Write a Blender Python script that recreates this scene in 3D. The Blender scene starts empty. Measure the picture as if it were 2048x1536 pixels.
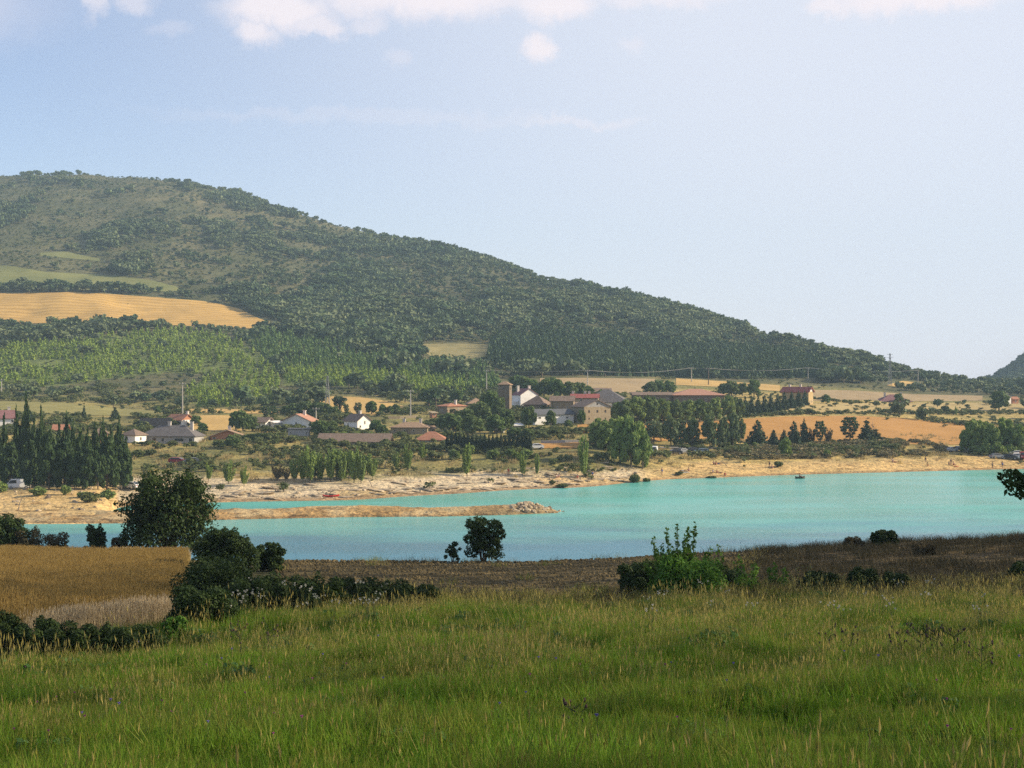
import bpy, bmesh, math, random
import numpy as np
from mathutils import Vector, Matrix, Euler

S = bpy.context.scene
COL = S.collection
R = math.radians
rnd = random.Random(7)
rng = np.random.default_rng(7)

# ---------------------------------------------------------------- camera, sky, sun, exposure
F, CX, CY, CZ = 2813.0, 1024.0, 768.0, 23.0      # focal length in photo pixels, centre, eye height over the water
cam_d = bpy.data.cameras.new('camera')
cam_d.sensor_width = 36.0
cam_d.lens = F / 2048 * 36
cam_d.clip_start, cam_d.clip_end = 0.5, 20000
cam = bpy.data.objects.new('camera', cam_d); COL.objects.link(cam)
cam.location = (0, 0, CZ); cam.rotation_euler = (R(90), 0, 0)
S.camera = cam

SUN_EL, SUN_AZ = 26.0, 84.0                      # azimuth clockwise from +Y (the view axis)
sd = Vector((math.sin(R(SUN_AZ)) * math.cos(R(SUN_EL)), math.cos(R(SUN_AZ)) * math.cos(R(SUN_EL)), math.sin(R(SUN_EL))))
sun_d = bpy.data.lights.new('sun', 'SUN'); sun_d.energy = 5.0; sun_d.angle = R(0.55); sun_d.color = (1.0, 0.84, 0.60)
sun = bpy.data.objects.new('sun', sun_d); COL.objects.link(sun)
sun.rotation_euler = sd.to_track_quat('Z', 'Y').to_euler()

W = bpy.data.worlds.new('World'); S.world = W; W.use_nodes = True
SKY_STRENGTH = 0.125

def build_world():
    nt = W.node_tree; N = nt.nodes; L = nt.links; N.clear()
    out = N.new('ShaderNodeOutputWorld'); bg = N.new('ShaderNodeBackground'); L.new(bg.outputs[0], out.inputs[0])
    bg.inputs[1].default_value = SKY_STRENGTH
    sky = N.new('ShaderNodeTexSky'); sky.sky_type = 'NISHITA'; sky.sun_disc = False
    sky.sun_elevation = R(SUN_EL); sky.sun_rotation = R(SUN_AZ)
    sky.altitude = 500; sky.air_density = 1.0; sky.dust_density = 0.6; sky.ozone_density = 1.6
    tc = N.new('ShaderNodeTexCoord')
    def vm(op, a, b=None):
        n = N.new('ShaderNodeVectorMath'); n.operation = op
        for i, v in enumerate((a, b)):
            if v is None: continue
            if isinstance(v, (tuple, list)): n.inputs[i].default_value = v
            else: L.new(v, n.inputs[i])
        return n
    def mt(op, a, b=None, clamp=False):
        n = N.new('ShaderNodeMath'); n.operation = op; n.use_clamp = clamp
        for i, v in enumerate((a, b)):
            if v is None: continue
            if isinstance(v, (int, float)): n.inputs[i].default_value = v
            else: L.new(v, n.inputs[i])
        return n.outputs[0]
    d = tc.outputs['Generated']
    nz = N.new('ShaderNodeTexNoise'); nz.inputs['Scale'].default_value = 34; nz.inputs['Detail'].default_value = 9; nz.inputs['Roughness'].default_value = 0.68
    L.new(d, nz.inputs['Vector'])
    off = vm('SCALE', vm('SUBTRACT', nz.outputs['Color'], (0.5, 0.5, 0.5)).outputs[0]); off.inputs['Scale'].default_value = 0.034
    dd = vm('ADD', d, off.outputs[0]).outputs[0]
    def direction(px, py):
        v = Vector(((px - CX) / F, 1, -(py - CY) / F)); return v.normalized()
    tot = None
    # soft cloud banks: centre (azimuth and height on the sky) and half sizes
    for px, py, rx, ry, a in ((560, 16, 120, 44, 1.0), (510, 66, 44, 30, .9), (630, 52, 66, 22, .8), (760, -10, 130, 44, .9), (860, -12, 215, 46, 1.0), (1000, 0, 120, 26, .7),
                              (1105, 8, 85, 36, 1.0), (1077, 93, 34, 30, 1.0), (1320, -3, 150, 24, .6), (1830, -4, 170, 30, 1.0), (1660, 8, 40, 22, .8), (735, 45, 40, 18, .5),
                              (190, -5, 30, 42, .6), (270, -5, 40, 28, .5), (740, 235, 420, 14, .16), (1150, 243, 130, 9, .35), (800, 122, 30, 16, .25), (340, 60, 40, 16, .2),
                              (1262, 92, 26, 20, .3), (1120, -190, 900, 90, .7), (-500, -60, 420, 120, .7), (2900, -40, 500, 110, .6)):
        c = direction(px, py)
        w = vm('SUBTRACT', dd, tuple(c)).outputs[0]
        sx, sy = F / rx, F / ry
        w = vm('MULTIPLY', w, (sx, sx * 0.4, sy)).outputs[0]
        ln = vm('LENGTH', w).outputs['Value']
        m = N.new('ShaderNodeMapRange'); m.interpolation_type = 'SMOOTHSTEP'
        m.inputs['From Min'].default_value = 1.35; m.inputs['From Max'].default_value = 0.35
        m.inputs['To Min'].default_value = 0; m.inputs['To Max'].default_value = a
        L.new(ln, m.inputs['Value'])
        tot = m.outputs[0] if tot is None else mt('MAXIMUM', tot, m.outputs[0])
    # higher up the same broken cloud goes on all round the sky
    sep = N.new('ShaderNodeSeparateXYZ'); L.new(d, sep.inputs[0])
    n2 = N.new('ShaderNodeTexNoise'); n2.inputs['Scale'].default_value = 5; n2.inputs['Detail'].default_value = 8
    L.new(vm('MULTIPLY', d, (1, 1, 3)).outputs[0], n2.inputs['Vector'])
    hi = N.new('ShaderNodeMapRange'); hi.interpolation_type = 'SMOOTHSTEP'
    hi.inputs['From Min'].default_value = .29; hi.inputs['From Max'].default_value = .40; L.new(sep.outputs['Z'], hi.inputs['Value'])
    br = N.new('ShaderNodeMapRange'); br.inputs['From Min'].default_value = .52; br.inputs['From Max'].default_value = .68; br.inputs['To Max'].default_value = .8
    L.new(n2.outputs['Fac'], br.inputs['Value'])
    tot = mt('MAXIMUM', tot, mt('MULTIPLY', hi.outputs[0], br.outputs[0], True))
    # thin high veil that whitens the sky round the sun's side
    dot = vm('DOT_PRODUCT', d, tuple(sd)).outputs['Value']
    ve = N.new('ShaderNodeMapRange'); ve.interpolation_type = 'SMOOTHSTEP'
    ve.inputs['From Min'].default_value = -.22; ve.inputs['From Max'].default_value = .36; ve.inputs['To Max'].default_value = .9; L.new(dot, ve.inputs['Value'])
    vz = N.new('ShaderNodeMapRange'); vz.interpolation_type = 'SMOOTHSTEP'
    vz.inputs['From Min'].default_value = .25; vz.inputs['From Max'].default_value = .8; vz.inputs['To Min'].default_value = 1; vz.inputs['To Max'].default_value = .35; L.new(sep.outputs['Z'], vz.inputs['Value'])
    mv = N.new('ShaderNodeMix'); mv.data_type = 'RGBA'; L.new(mt('MULTIPLY', ve.outputs[0], vz.outputs[0], True), mv.inputs['Factor'])
    tn = vm('MULTIPLY', sky.outputs[0], (.86, .77, .82)).outputs[0]
    L.new(tn, mv.inputs['A']); mv.inputs['B'].default_value = (3.85, 3.95, 4.4, 1)
    mx = N.new('ShaderNodeMix'); mx.data_type = 'RGBA'
    L.new(mt('MULTIPLY', tot, 0.92, True), mx.inputs['Factor']); L.new(mv.outputs['Result'], mx.inputs['A'])
    mx.inputs['B'].default_value = (4.7, 4.25, 4.4, 1)
    L.new(mx.outputs['Result'], bg.inputs[0])
build_world()

S.view_settings.view_transform = 'Standard'; S.view_settings.look = 'None'
S.view_settings.exposure = 0.8; S.view_settings.gamma = 1.0; S.view_settings.use_curve_mapping = False
S.render.engine = 'CYCLES'
S.cycles.use_denoising = False
try: S.cycles.denoiser = 'OPENIMAGEDENOISE'
except Exception: pass
S.cycles.max_bounces = 6; S.cycles.diffuse_bounces = 3; S.cycles.glossy_bounces = 2; S.cycles.transmission_bounces = 3
S.cycles.volume_bounces = 0; S.cycles.transparent_max_bounces = 8
S.cycles.sample_clamp_indirect = 1.5; S.cycles.blur_glossy = 1.0; S.cycles.caustics_reflective = False

# ---------------------------------------------------------------- helpers
def lattice(ix, iy, seed):
    h = (ix.astype(np.int64) * 374761393 + iy.astype(np.int64) * 668265263 + seed * 1274126177) & 0xffffffff
    h = ((h ^ (h >> 13)) * 1274126177) & 0xffffffff
    return ((h ^ (h >> 16)) & 0xffff) / 65535.0
def vnoise(x, y, seed=0):
    x = np.asarray(x, float); y = np.asarray(y, float)
    ix, iy = np.floor(x), np.floor(y); fx, fy = x - ix, y - iy
    fx = fx * fx * (3 - 2 * fx); fy = fy * fy * (3 - 2 * fy)
    a, b = lattice(ix, iy, seed), lattice(ix + 1, iy, seed)
    c, d = lattice(ix, iy + 1, seed), lattice(ix + 1, iy + 1, seed)
    return (a * (1 - fx) + b * fx) * (1 - fy) + (c * (1 - fx) + d * fx) * fy
def fbm(x, y, seed=0, octv=4, gain=.5):
    t, a, s = 0, 1.0, 0
    for o in range(octv):
        t = t + a * vnoise(np.asarray(x) * 2 ** o + 17.3 * o, np.asarray(y) * 2 ** o - 9.1 * o, seed + o); s += a; a *= gain
    return t / s
def sstep(a, b, x):
    t = np.clip((np.asarray(x, float) - a) / (b - a), 0, 1); return t * t * (3 - 2 * t)
def pchip(xk, yk, x):
    xk, yk, x = np.asarray(xk, float), np.asarray(yk, float), np.asarray(x, float)
    h = np.diff(xk); dl = np.diff(yk) / h
    m = np.zeros_like(yk)
    s = dl[:-1] * dl[1:] > 0
    w1, w2 = 2 * h[1:] + h[:-1], h[1:] + 2 * h[:-1]
    with np.errstate(all='ignore'):
        mm = (w1 + w2) / (w1 / dl[:-1] + w2 / dl[1:])
    m[1:-1] = np.where(s, mm, 0); m[0], m[-1] = dl[0], dl[-1]
    i = np.clip(np.searchsorted(xk, x) - 1, 0, len(xk) - 2)
    t = np.clip((x - xk[i]) / h[i], 0, 1)
    return ((2*t**3 - 3*t**2 + 1) * yk[i] + (t**3 - 2*t**2 + t) * h[i] * m[i] + (-2*t**3 + 3*t**2) * yk[i+1] + (t**3 - t**2) * h[i] * m[i+1])

def link(name, data, parent=None):
    o = bpy.data.objects.new(name, data); COL.objects.link(o)
    if parent is not None: o.parent = parent
    return o
def tag(o, label=None, cat=None, group=None, kind=None):
    if label: o['label'] = label
    if cat: o['category'] = cat
    if group: o['group'] = group
    if kind or cat: o['kind'] = kind or 'thing'
    return o
def empty(name, loc=(0, 0, 0), rz=0):
    o = link(name, None); o.location = loc; o.rotation_euler = (0, 0, rz); o.empty_display_size = .5
    return o
def np_mesh(name, V, Fc, mats, smooth=False, tint=None, matidx=None):
    """mesh from arrays: V (n,3), Fc (m,k) with one k, face tint attribute"""
    V = np.asarray(V, np.float32); Fc = np.asarray(Fc, np.int32)
    me = bpy.data.meshes.new(name)
    me.vertices.add(len(V)); me.vertices.foreach_set('co', V.ravel())
    k = Fc.shape[1]
    me.loops.add(Fc.size); me.loops.foreach_set('vertex_index', Fc.ravel())
    me.polygons.add(len(Fc)); me.polygons.foreach_set('loop_start', np.arange(0, Fc.size, k, dtype=np.int32))
    me.polygons.foreach_set('loop_total', np.full(len(Fc), k, np.int32))
    for m in (mats if isinstance(mats, (list, tuple)) else [mats]): me.materials.append(m)
    if matidx is not None: me.polygons.foreach_set('material_index', np.asarray(matidx, np.int32))
    if smooth: me.polygons.foreach_set('use_smooth', np.ones(len(Fc), bool))
    if tint is not None:
        a = me.attributes.new('tint', 'FLOAT', 'FACE'); a.data.foreach_set('value', np.asarray(tint, np.float32))
    me.update(calc_edges=True); me.validate()
    return me
def grid_faces(n, m):
    i = np.arange(n - 1)[:, None] * m + np.arange(m - 1)[None, :]
    return np.stack([i, i + 1, i + m + 1, i + m], -1).reshape(-1, 4)

class MB:
    """collects simple solids into one mesh"""
    def __init__(s): s.v, s.f, s.m = [], [], []
    def add(s, v, f, mi=0):
        b = len(s.v); s.v += [tuple(p) for p in v]; s.f += [tuple(i + b for i in q) for q in f]; s.m += [mi] * len(f); return s
    def box(s, x0, x1, y0, y1, z0, z1, mi=0):
        v = [(x0,y0,z0),(x1,y0,z0),(x1,y1,z0),(x0,y1,z0),(x0,y0,z1),(x1,y0,z1),(x1,y1,z1),(x0,y1,z1)]
        return s.add(v, [(0,3,2,1),(4,5,6,7),(0,1,5,4),(1,2,6,5),(2,3,7,6),(3,0,4,7)], mi)
    def tube(s, pts, rad, n=6, mi=0, cap=True):
        pts = [Vector(p) for p in pts]
        if not hasattr(rad, '__len__'): rad = [rad] * len(pts)
        b = []; 
        for i, p in enumerate(pts):
            t = (pts[min(i + 1, len(pts) - 1)] - pts[max(i - 1, 0)]).normalized()
            u = t.orthogonal().normalized() if abs(t.z) > .999 else t.cross(Vector((0, 0, 1))).normalized()
            w = t.cross(u)
            b += [p + (u * math.cos(2*math.pi*k/n) + w * math.sin(2*math.pi*k/n)) * rad[i] for k in range(n)]
        f = [(i*n + k, i*n + (k+1) % n, (i+1)*n + (k+1) % n, (i+1)*n + k) for i in range(len(pts) - 1) for k in range(n)]
        if cap: f += [tuple(range(n))[::-1], tuple((len(pts)-1)*n + k for k in range(n))]
        return s.add(b, f, mi)
    def prism(s, poly, y0, y1, mi=0):
        """polygon in x,z extruded along y"""
        n = len(poly)
        v = [(x, y0, z) for x, z in poly] + [(x, y1, z) for x, z in poly]
        f = [tuple(range(n)), tuple(range(n, 2*n))[::-1]] + [(i, i + n, (i+1) % n + n, (i+1) % n) for i in range(n)]
        return s.add(v, f, mi)
    def mesh(s, name, mats, smooth=False):
        me = bpy.data.meshes.new(name); me.from_pydata(s.v, [], s.f)
        for m in (mats if isinstance(mats, (list, tuple)) else [mats]): me.materials.append(m)
        me.polygons.foreach_set('material_index', s.m)
        if smooth: me.polygons.foreach_set('use_smooth', [True] * len(s.f))
        bm = bmesh.new(); bm.from_mesh(me); bmesh.ops.recalc_face_normals(bm, faces=bm.faces); bm.to_mesh(me); bm.free()
        return me
    def build(s, name, mats, parent=None, smooth=False):
        return link(name, s.mesh(name, mats, smooth), parent)

# ---------------------------------------------------------------- materials
MATS = {}
def nodemat(name):
    m = bpy.data.materials.new(name); m.use_nodes = True
    N = m.node_tree.nodes; L = m.node_tree.links
    return m, N, L, N['Principled BSDF']
def rgb(c): return (c[0], c[1], c[2], 1)
def mixc(N, L, fac, a, b):
    n = N.new('ShaderNodeMix'); n.data_type = 'RGBA'
    if isinstance(fac, float): n.inputs['Factor'].default_value = fac
    else: L.new(fac, n.inputs['Factor'])
    for k, v in (('A', a), ('B', b)):
        if isinstance(v, tuple): n.inputs[k].default_value = rgb(v)
        else: L.new(v, n.inputs[k])
    return n.outputs['Result']
def noise_fac(N, L, vec, scale, detail=4, lo=.35, hi=.65, rough=.55):
    n = N.new('ShaderNodeTexNoise'); n.inputs['Scale'].default_value = scale; n.inputs['Detail'].default_value = detail; n.inputs['Roughness'].default_value = rough
    if vec is not None: L.new(vec, n.inputs['Vector'])
    m = N.new('ShaderNodeMapRange'); m.interpolation_type = 'SMOOTHSTEP'
    m.inputs['From Min'].default_value = lo; m.inputs['From Max'].default_value = hi
    L.new(n.outputs['Fac'], m.inputs['Value']); return m.outputs[0]
def plain(name, c1, c2=None, scale=2.0, rough=.85, bump=0.0, bscale=None, spec=.2, metal=0.0, stretch=None):
    """two tones broken by noise over the world position, with optional fine relief"""
    if name in MATS: return MATS[name]
    m, N, L, p = nodemat(name)
    g = N.new('ShaderNodeNewGeometry'); vec = g.outputs['Position']
    if stretch:
        v = N.new('ShaderNodeVectorMath'); v.operation = 'MULTIPLY'; L.new(vec, v.inputs[0]); v.inputs[1].default_value = stretch; vec = v.outputs[0]
    if c2 is None: c2 = tuple(x * .72 for x in c1)
    f1 = noise_fac(N, L, vec, scale, 5, .3, .7)
    L.new(mixc(N, L, f1, c1, c2), p.inputs['Base Color'])
    p.inputs['Roughness'].default_value = rough; p.inputs['Specular IOR Level'].default_value = spec; p.inputs['Metallic'].default_value = metal
    if bump:
        n = N.new('ShaderNodeTexNoise'); n.inputs['Scale'].default_value = bscale or scale * 4; n.inputs['Detail'].default_value = 5; L.new(vec, n.inputs['Vector'])
        b = N.new('ShaderNodeBump'); b.inputs['Strength'].default_value = bump; L.new(n.outputs['Fac'], b.inputs['Height']); L.new(b.outputs[0], p.inputs['Normal'])
    MATS[name] = m; return m
def leafmat(name, c1, c2, c3=None, trans=.28, rough=.6, spec=.12):
    """leaves: tone by leaf (tint) and by plant (object random)"""
    if name in MATS: return MATS[name]
    m, N, L, p = nodemat(name)
    a = N.new('ShaderNodeAttribute'); a.attribute_name = 'tint'
    oi = N.new('ShaderNodeObjectInfo')
    col = mixc(N, L, a.outputs['Fac'], c1, c2)
    if c3 is None: c3 = tuple(min(1, x * s) for x, s in zip(c1, (1.25, .95, .8)))
    f = N.new('ShaderNodeMath'); f.operation = 'MULTIPLY'; f.inputs[1].default_value = .7; L.new(oi.outputs['Random'], f.inputs[0])
    col = mixc(N, L, f.outputs[0], col, c3)
    L.new(col, p.inputs['Base Color']); p.inputs['Roughness'].default_value = rough; p.inputs['Specular IOR Level'].default_value = spec
    t = N.new('ShaderNodeBsdfTranslucent'); L.new(col, t.inputs['Color'])
    mx = N.new('ShaderNodeMixShader'); mx.inputs[0].default_value = trans
    L.new(p.outputs[0], mx.inputs[1]); L.new(t.outputs[0], mx.inputs[2])
    L.new(mx.outputs[0], N['Material Output'].inputs['Surface'])
    MATS[name] = m; return m
# ---------------------------------------------------------------- far shore, village slope and the big hill
# (distance, photo row) of the ground line along photo columns
COLS = {
 0: [(231,1048),(270,985),(287,970),(370,880),(410,850),(440,830),(500,806),(520,800),(560,788),(640,740),(720,690),(790,655),(802,650),(900,588),(920,578),(990,531),(1060,500),(1180,450),(1320,400),(1450,370),(1560,358)],
 190: [(231.5,1047),(272,984),(290,969),(370,884),(410,856),(450,834),(505,815),(530,808),(565,792),(640,745),(720,694),(795,655),(806,648),(895,587),(920,577),(990,548),(1070,505),(1180,455),(1320,402),(1460,366),(1560,356)],
 245: [(263,1014),(285,985),(300,966),(340,922),(375,885),(410,860),(470,830),(510,822),(560,800),(640,750),(720,700),(800,655),(890,600),(920,583),(980,550),(1070,505),(1180,455),(1320,402),(1460,364),(1555,357)],
 430: [(273,1005),(295,975),(305,962),(340,920),(375,886),(415,860),(480,826),(520,815),(580,790),(660,740),(750,690),(815,655),(880,620),(910,602),(990,560),(1110,500),(1230,450),(1380,398),(1500,379)],
 700: [(279,1000),(300,970),(315,951),(350,911),(375,885),(410,860),(470,831),(540,800),(580,780),(660,740),(740,700),(830,660),(960,600),(1080,550),(1220,500),(1380,460)],
 900: [(294,988),(318,957),(335,932),(360,903),(385,882),(430,852),(480,826),(540,800),(590,780),(680,740),(740,716),(800,690),(900,640),(1040,580),(1180,530),(1330,508)],
 1150: [(312.5,975),(325,956),(340,927),(355,907),(380,890),(430,850),(480,820),(530,795),(600,771),(660,757),(700,745),(800,700),(910,650),(1040,600),(1240,580)],
 1350: [(340.5,958),(352,936),(385,906),(400,895),(440,860),(490,830),(560,800),(640,776),(700,762),(780,740),(870,700),(980,650),(1150,624)],
 1600: [(357,949),(372,926),(400,905),(420,893),(500,836),(520,826),(560,808),(620,790),(700,771),(750,760),(810,741),(920,700),(1020,690)],
 1800: [(367.6,944),(385,919),(405,900),(425,886),(440,881),(520,841),(540,831),(590,815),(640,801),(690,790),(780,771),(840,760),(920,742)],
 1950: [(376,940),(395,913),(410,905),(430,896),(520,851),(590,826),(650,811),(720,796),(800,781),(900,768)],
 2048: [(380.6,938),(400,911),(415,901),(510,861),(560,841),(600,826),(660,809),(730,796),(820,782),(930,770)],
}
COLS[-900] = COLS[0]; COLS[2600] = COLS[2048]; COLS[3300] = COLS[2048]
DG = np.concatenate([np.linspace(200, 460, 131)[:-1], np.geomspace(460, 2700, 210)])
PG = np.arange(-900, 3301, 10.0)
def column(pts):
    d = [150, pts[0][0] - 14, pts[0][0]]; z = [-5, -1.4, 0]
    for q, r in pts[1:]: d.append(q); z.append(CZ - (r - CY) / F * q)
    d += [pts[-1][0] + 130, pts[-1][0] + 500, 2800]; z += [z[-1] - 4, z[-1] * .82, z[-1] * .6]
    return pchip(d, z, DG)
_k = sorted(COLS)
_zc = np.stack([column(COLS[k]) for k in _k], 1)
ZG = np.stack([pchip(_k, _zc[i], PG) for i in range(len(DG))], 0)
XG = (PG[None, :] - CX) / F * DG[:, None]; YG = np.repeat(DG[:, None], len(PG), 1)
ROW0 = CY - F * (ZG - CZ) / DG[:, None]
# the distant wooded hill beyond the saddle on the right
ZG += 100 * sstep(1925, 2230, PG)[None, :] * sstep(1150, 1700, DG)[:, None] * (1 - .25 * sstep(1900, 2600, DG)[:, None]) * (.85 + .3 * vnoise(XG / 60, YG / 120, 5))
_up = np.clip(ZG, 0, None)
ZG += (fbm(XG / 70, YG / 70, 3) - .5) * 9 * sstep(560, 900, YG) * sstep(15, 60, _up)
ZG += (fbm(XG / 22, YG / 22, 11) - .5) * 2.4 * sstep(1.5, 8, _up) * (1 - .75 * ((YG > 400) & (YG < 620)))
ZG += (fbm(XG / 5, YG / 5, 21) - .5) * .7 * sstep(.05, 1.2, _up) * (1 - sstep(420, 520, YG))
# shelves that the falling water level cut into the shore
_sh = sstep(.2, .8, _up) * (1 - sstep(2.8, 4.5, _up)) * (PG[None, :] < 1260)
ZG += _sh * .22 * np.sin(_up * 9 + 3 * fbm(XG / 14, YG / 14, 31))

def far_z(x, y):
    x, y = np.asarray(x, float), np.asarray(y, float)
    p = np.clip((CX + F * x / y - PG[0]) / (PG[1] - PG[0]), 0, len(PG) - 1.001)
    i = np.clip(np.searchsorted(DG, y) - 1, 0, len(DG) - 2); t = np.clip((y - DG[i]) / (DG[i+1] - DG[i]), 0, 1)
    j = p.astype(int); u = p - j
    return (ZG[i, j] * (1-u) + ZG[i, j+1] * u) * (1-t) + (ZG[i+1, j] * (1-u) + ZG[i+1, j+1] * u) * t
_DD = np.arange(225, 2000, .5)
def far_pt(px, py):
    """where the line of sight through a photo pixel first meets the far land"""
    x = (px - CX) / F * _DD
    z = far_z(x, _DD); ray = CZ - (py - CY) / F * _DD
    hit = np.nonzero(z >= ray)[0]
    i = hit[0] if len(hit) else int(np.argmin(ray - z))
    return Vector((x[i], _DD[i], z[i]))

# ---------------------------------------------------------------- near bank
NP = {-1.0: [(-60,24.5),(0,21.4),(4,20.9),(9,19.9),(15,18.7),(25,17.25),(32,16.4),(36,15.95),(39,16.05),(60,14.35),(84,12.55),(92,11.7),(100,10),(150,-2),(200,-6),(240,-7)],
      0.0: [(-60,24.5),(0,21.4),(4,20.9),(9,19.95),(15,18.85),(25,17.6),(40,15.95),(48,15.2),(60,14.3),(80,12.62),(84,12.25),(95,10),(130,2),(150,-2),(200,-6),(240,-7)],
      1.0: [(-60,24.5),(0,21.4),(4,20.9),(9,19.95),(15,18.95),(25,17.8),(40,16.3),(48,15.7),(60,15.0),(85,13.7),(89,13.3),(100,11.5),(140,2),(160,-2),(220,-6),(240,-7)]}
def near_z(x, y, rough=True):
    x, y = np.asarray(x, float), np.asarray(y, float)
    zz = {k: pchip([a for a, b in v], [b for a, b in v], np.clip(y, -60, 240)) for k, v in NP.items()}
    u = np.clip(x / (.364 * np.maximum(y, 16)), -1.15, 1.15)
    z = np.where(u < 0, zz[0.0] * (1 + u) - zz[-1.0] * u, zz[0.0] * (1 - u) + zz[1.0] * u)
    # unseen knoll added beside the meadow to carry the shading trees
    z = z + 15 * sstep(0, 40, x - (.364 * np.maximum(y, 0) + 12)) * (1 - sstep(122, 180, y))
    if rough:
        z = z + (fbm(x / 5, y / 5, 41) - .5) * .5 * sstep(8, 16, y) * (1 - .6 * sstep(45, 60, y)) + (fbm(x / 1.1, y / 1.1, 43) - .5) * .12
    return z
_DN = np.arange(6, 200, .1)
def near_pt(px, py):
    x = (px - CX) / F * _DN
    z = near_z(x, _DN); ray = CZ - (py - CY) / F * _DN
    hit = np.nonzero(z >= ray)[0]
    i = hit[0] if len(hit) else int(np.argmin(ray - z))
    return Vector((x[i], _DN[i], z[i]))
def near_at(px, d):
    x = (px - CX) / F * d
    return Vector((x, d, float(near_z(x, d))))

# ---------------------------------------------------------------- land types
def in_poly(x, y, poly):
    x, y = np.asarray(x, float), np.asarray(y, float); r = np.zeros(x.shape, bool); n = len(poly)
    for i in range(n):
        (x1, y1), (x2, y2) = poly[i], poly[(i + 1) % n]
        if y1 == y2: continue
        c = ((y1 > y) != (y2 > y)) & (x < (x2 - x1) * (y - y1) / (y2 - y1) + x1)
        r ^= c
    return r
def row_of(x, y, z): return CY - F * (z - CZ) / y

SAND, PALE, DRY, OLIVE, SCRUB, SOIL = (.52,.365,.165), (.52,.43,.30), (.43,.325,.125), (.185,.175,.065), (.12,.115,.052), (.28,.21,.12)
PLANT_A = [(-60,700),(0,690),(120,684),(250,667),(350,659),(450,671),(520,708),(552,738),(556,762),(560,800),(500,812),(400,815),(370,795),(385,770),(430,752),(350,742),(250,752),(120,772),(-60,775)]
PLANT_C = [(470,668),(560,668),(680,690),(800,705),(845,722),(930,728),(985,742),(1000,775),(955,792),(850,755),(760,742),(640,738),(560,742),(552,738),(520,708)]
PLANT_B = [(560,742),(640,738),(760,742),(850,754),(955,774),(950,792),(850,788),(760,776),(640,772),(570,770)]
def far_colours():
    P = np.broadcast_to(PG[None, :], ZG.shape); rw = ROW0; n1 = fbm(XG / 26, YG / 26, 51); n2 = fbm(XG / 7, YG / 7, 52); n3 = fbm(XG / 90, YG / 120, 53)
    def mx(a, b, t): return a * (1 - t[..., None]) + np.array(b) * t[..., None]
    c = np.broadcast_to(np.array(OLIVE), ZG.shape + (3,)).copy()
    c = mx(c, DRY, sstep(.42, .72, n1 * .6 + n2 * .4) * .75)
    c = mx(c, SCRUB, sstep(.5, .66, fbm(XG / 12, YG / 12, 54)) * .6)
    # right shore: pale straw grass
    right = sstep(1250, 1340, P)
    c = mx(c, DRY, right * (.45 + .5 * sstep(.35, .6, n2)) * (YG < 640))
    # hill
    hill = sstep(540, 600, YG) * (1 - right) + right * sstep(690, 740, YG)
    c = mx(c, (.115,.112,.058), hill)
    c = mx(c, (.082,.088,.042), hill * sstep(.4, .6, n1))
    c = mx(c, (.20,.165,.085), hill * sstep(.56, .76, n3 * .5 + n2 * .5) * .6)
    for poly, k_ in ((PLANT_A, .75), (PLANT_B, .75), (PLANT_C, .6)): c = mx(c, (.13,.17,.05), in_poly(P, rw, poly) * k_)
    # shore
    beach = (1 - sstep(1.7, 3.0, ZG + (n2 - .5) * 2.2))
    c = mx(c, PALE, beach * (1 - right * .7)); c = mx(c, SAND, beach * np.maximum(right, sstep(.45, .62, n1) * .7) )
    c = mx(c, (.30,.19,.10), (1 - sstep(.1, .55, ZG)) * .8)
    c = mx(c, SAND, sstep(0, 1, (P < 235) * 1.0) * (1 - sstep(2.0, 3.2, ZG + (n2 - .5))) * .9)
    return c
LANDC = far_colours()

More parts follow.
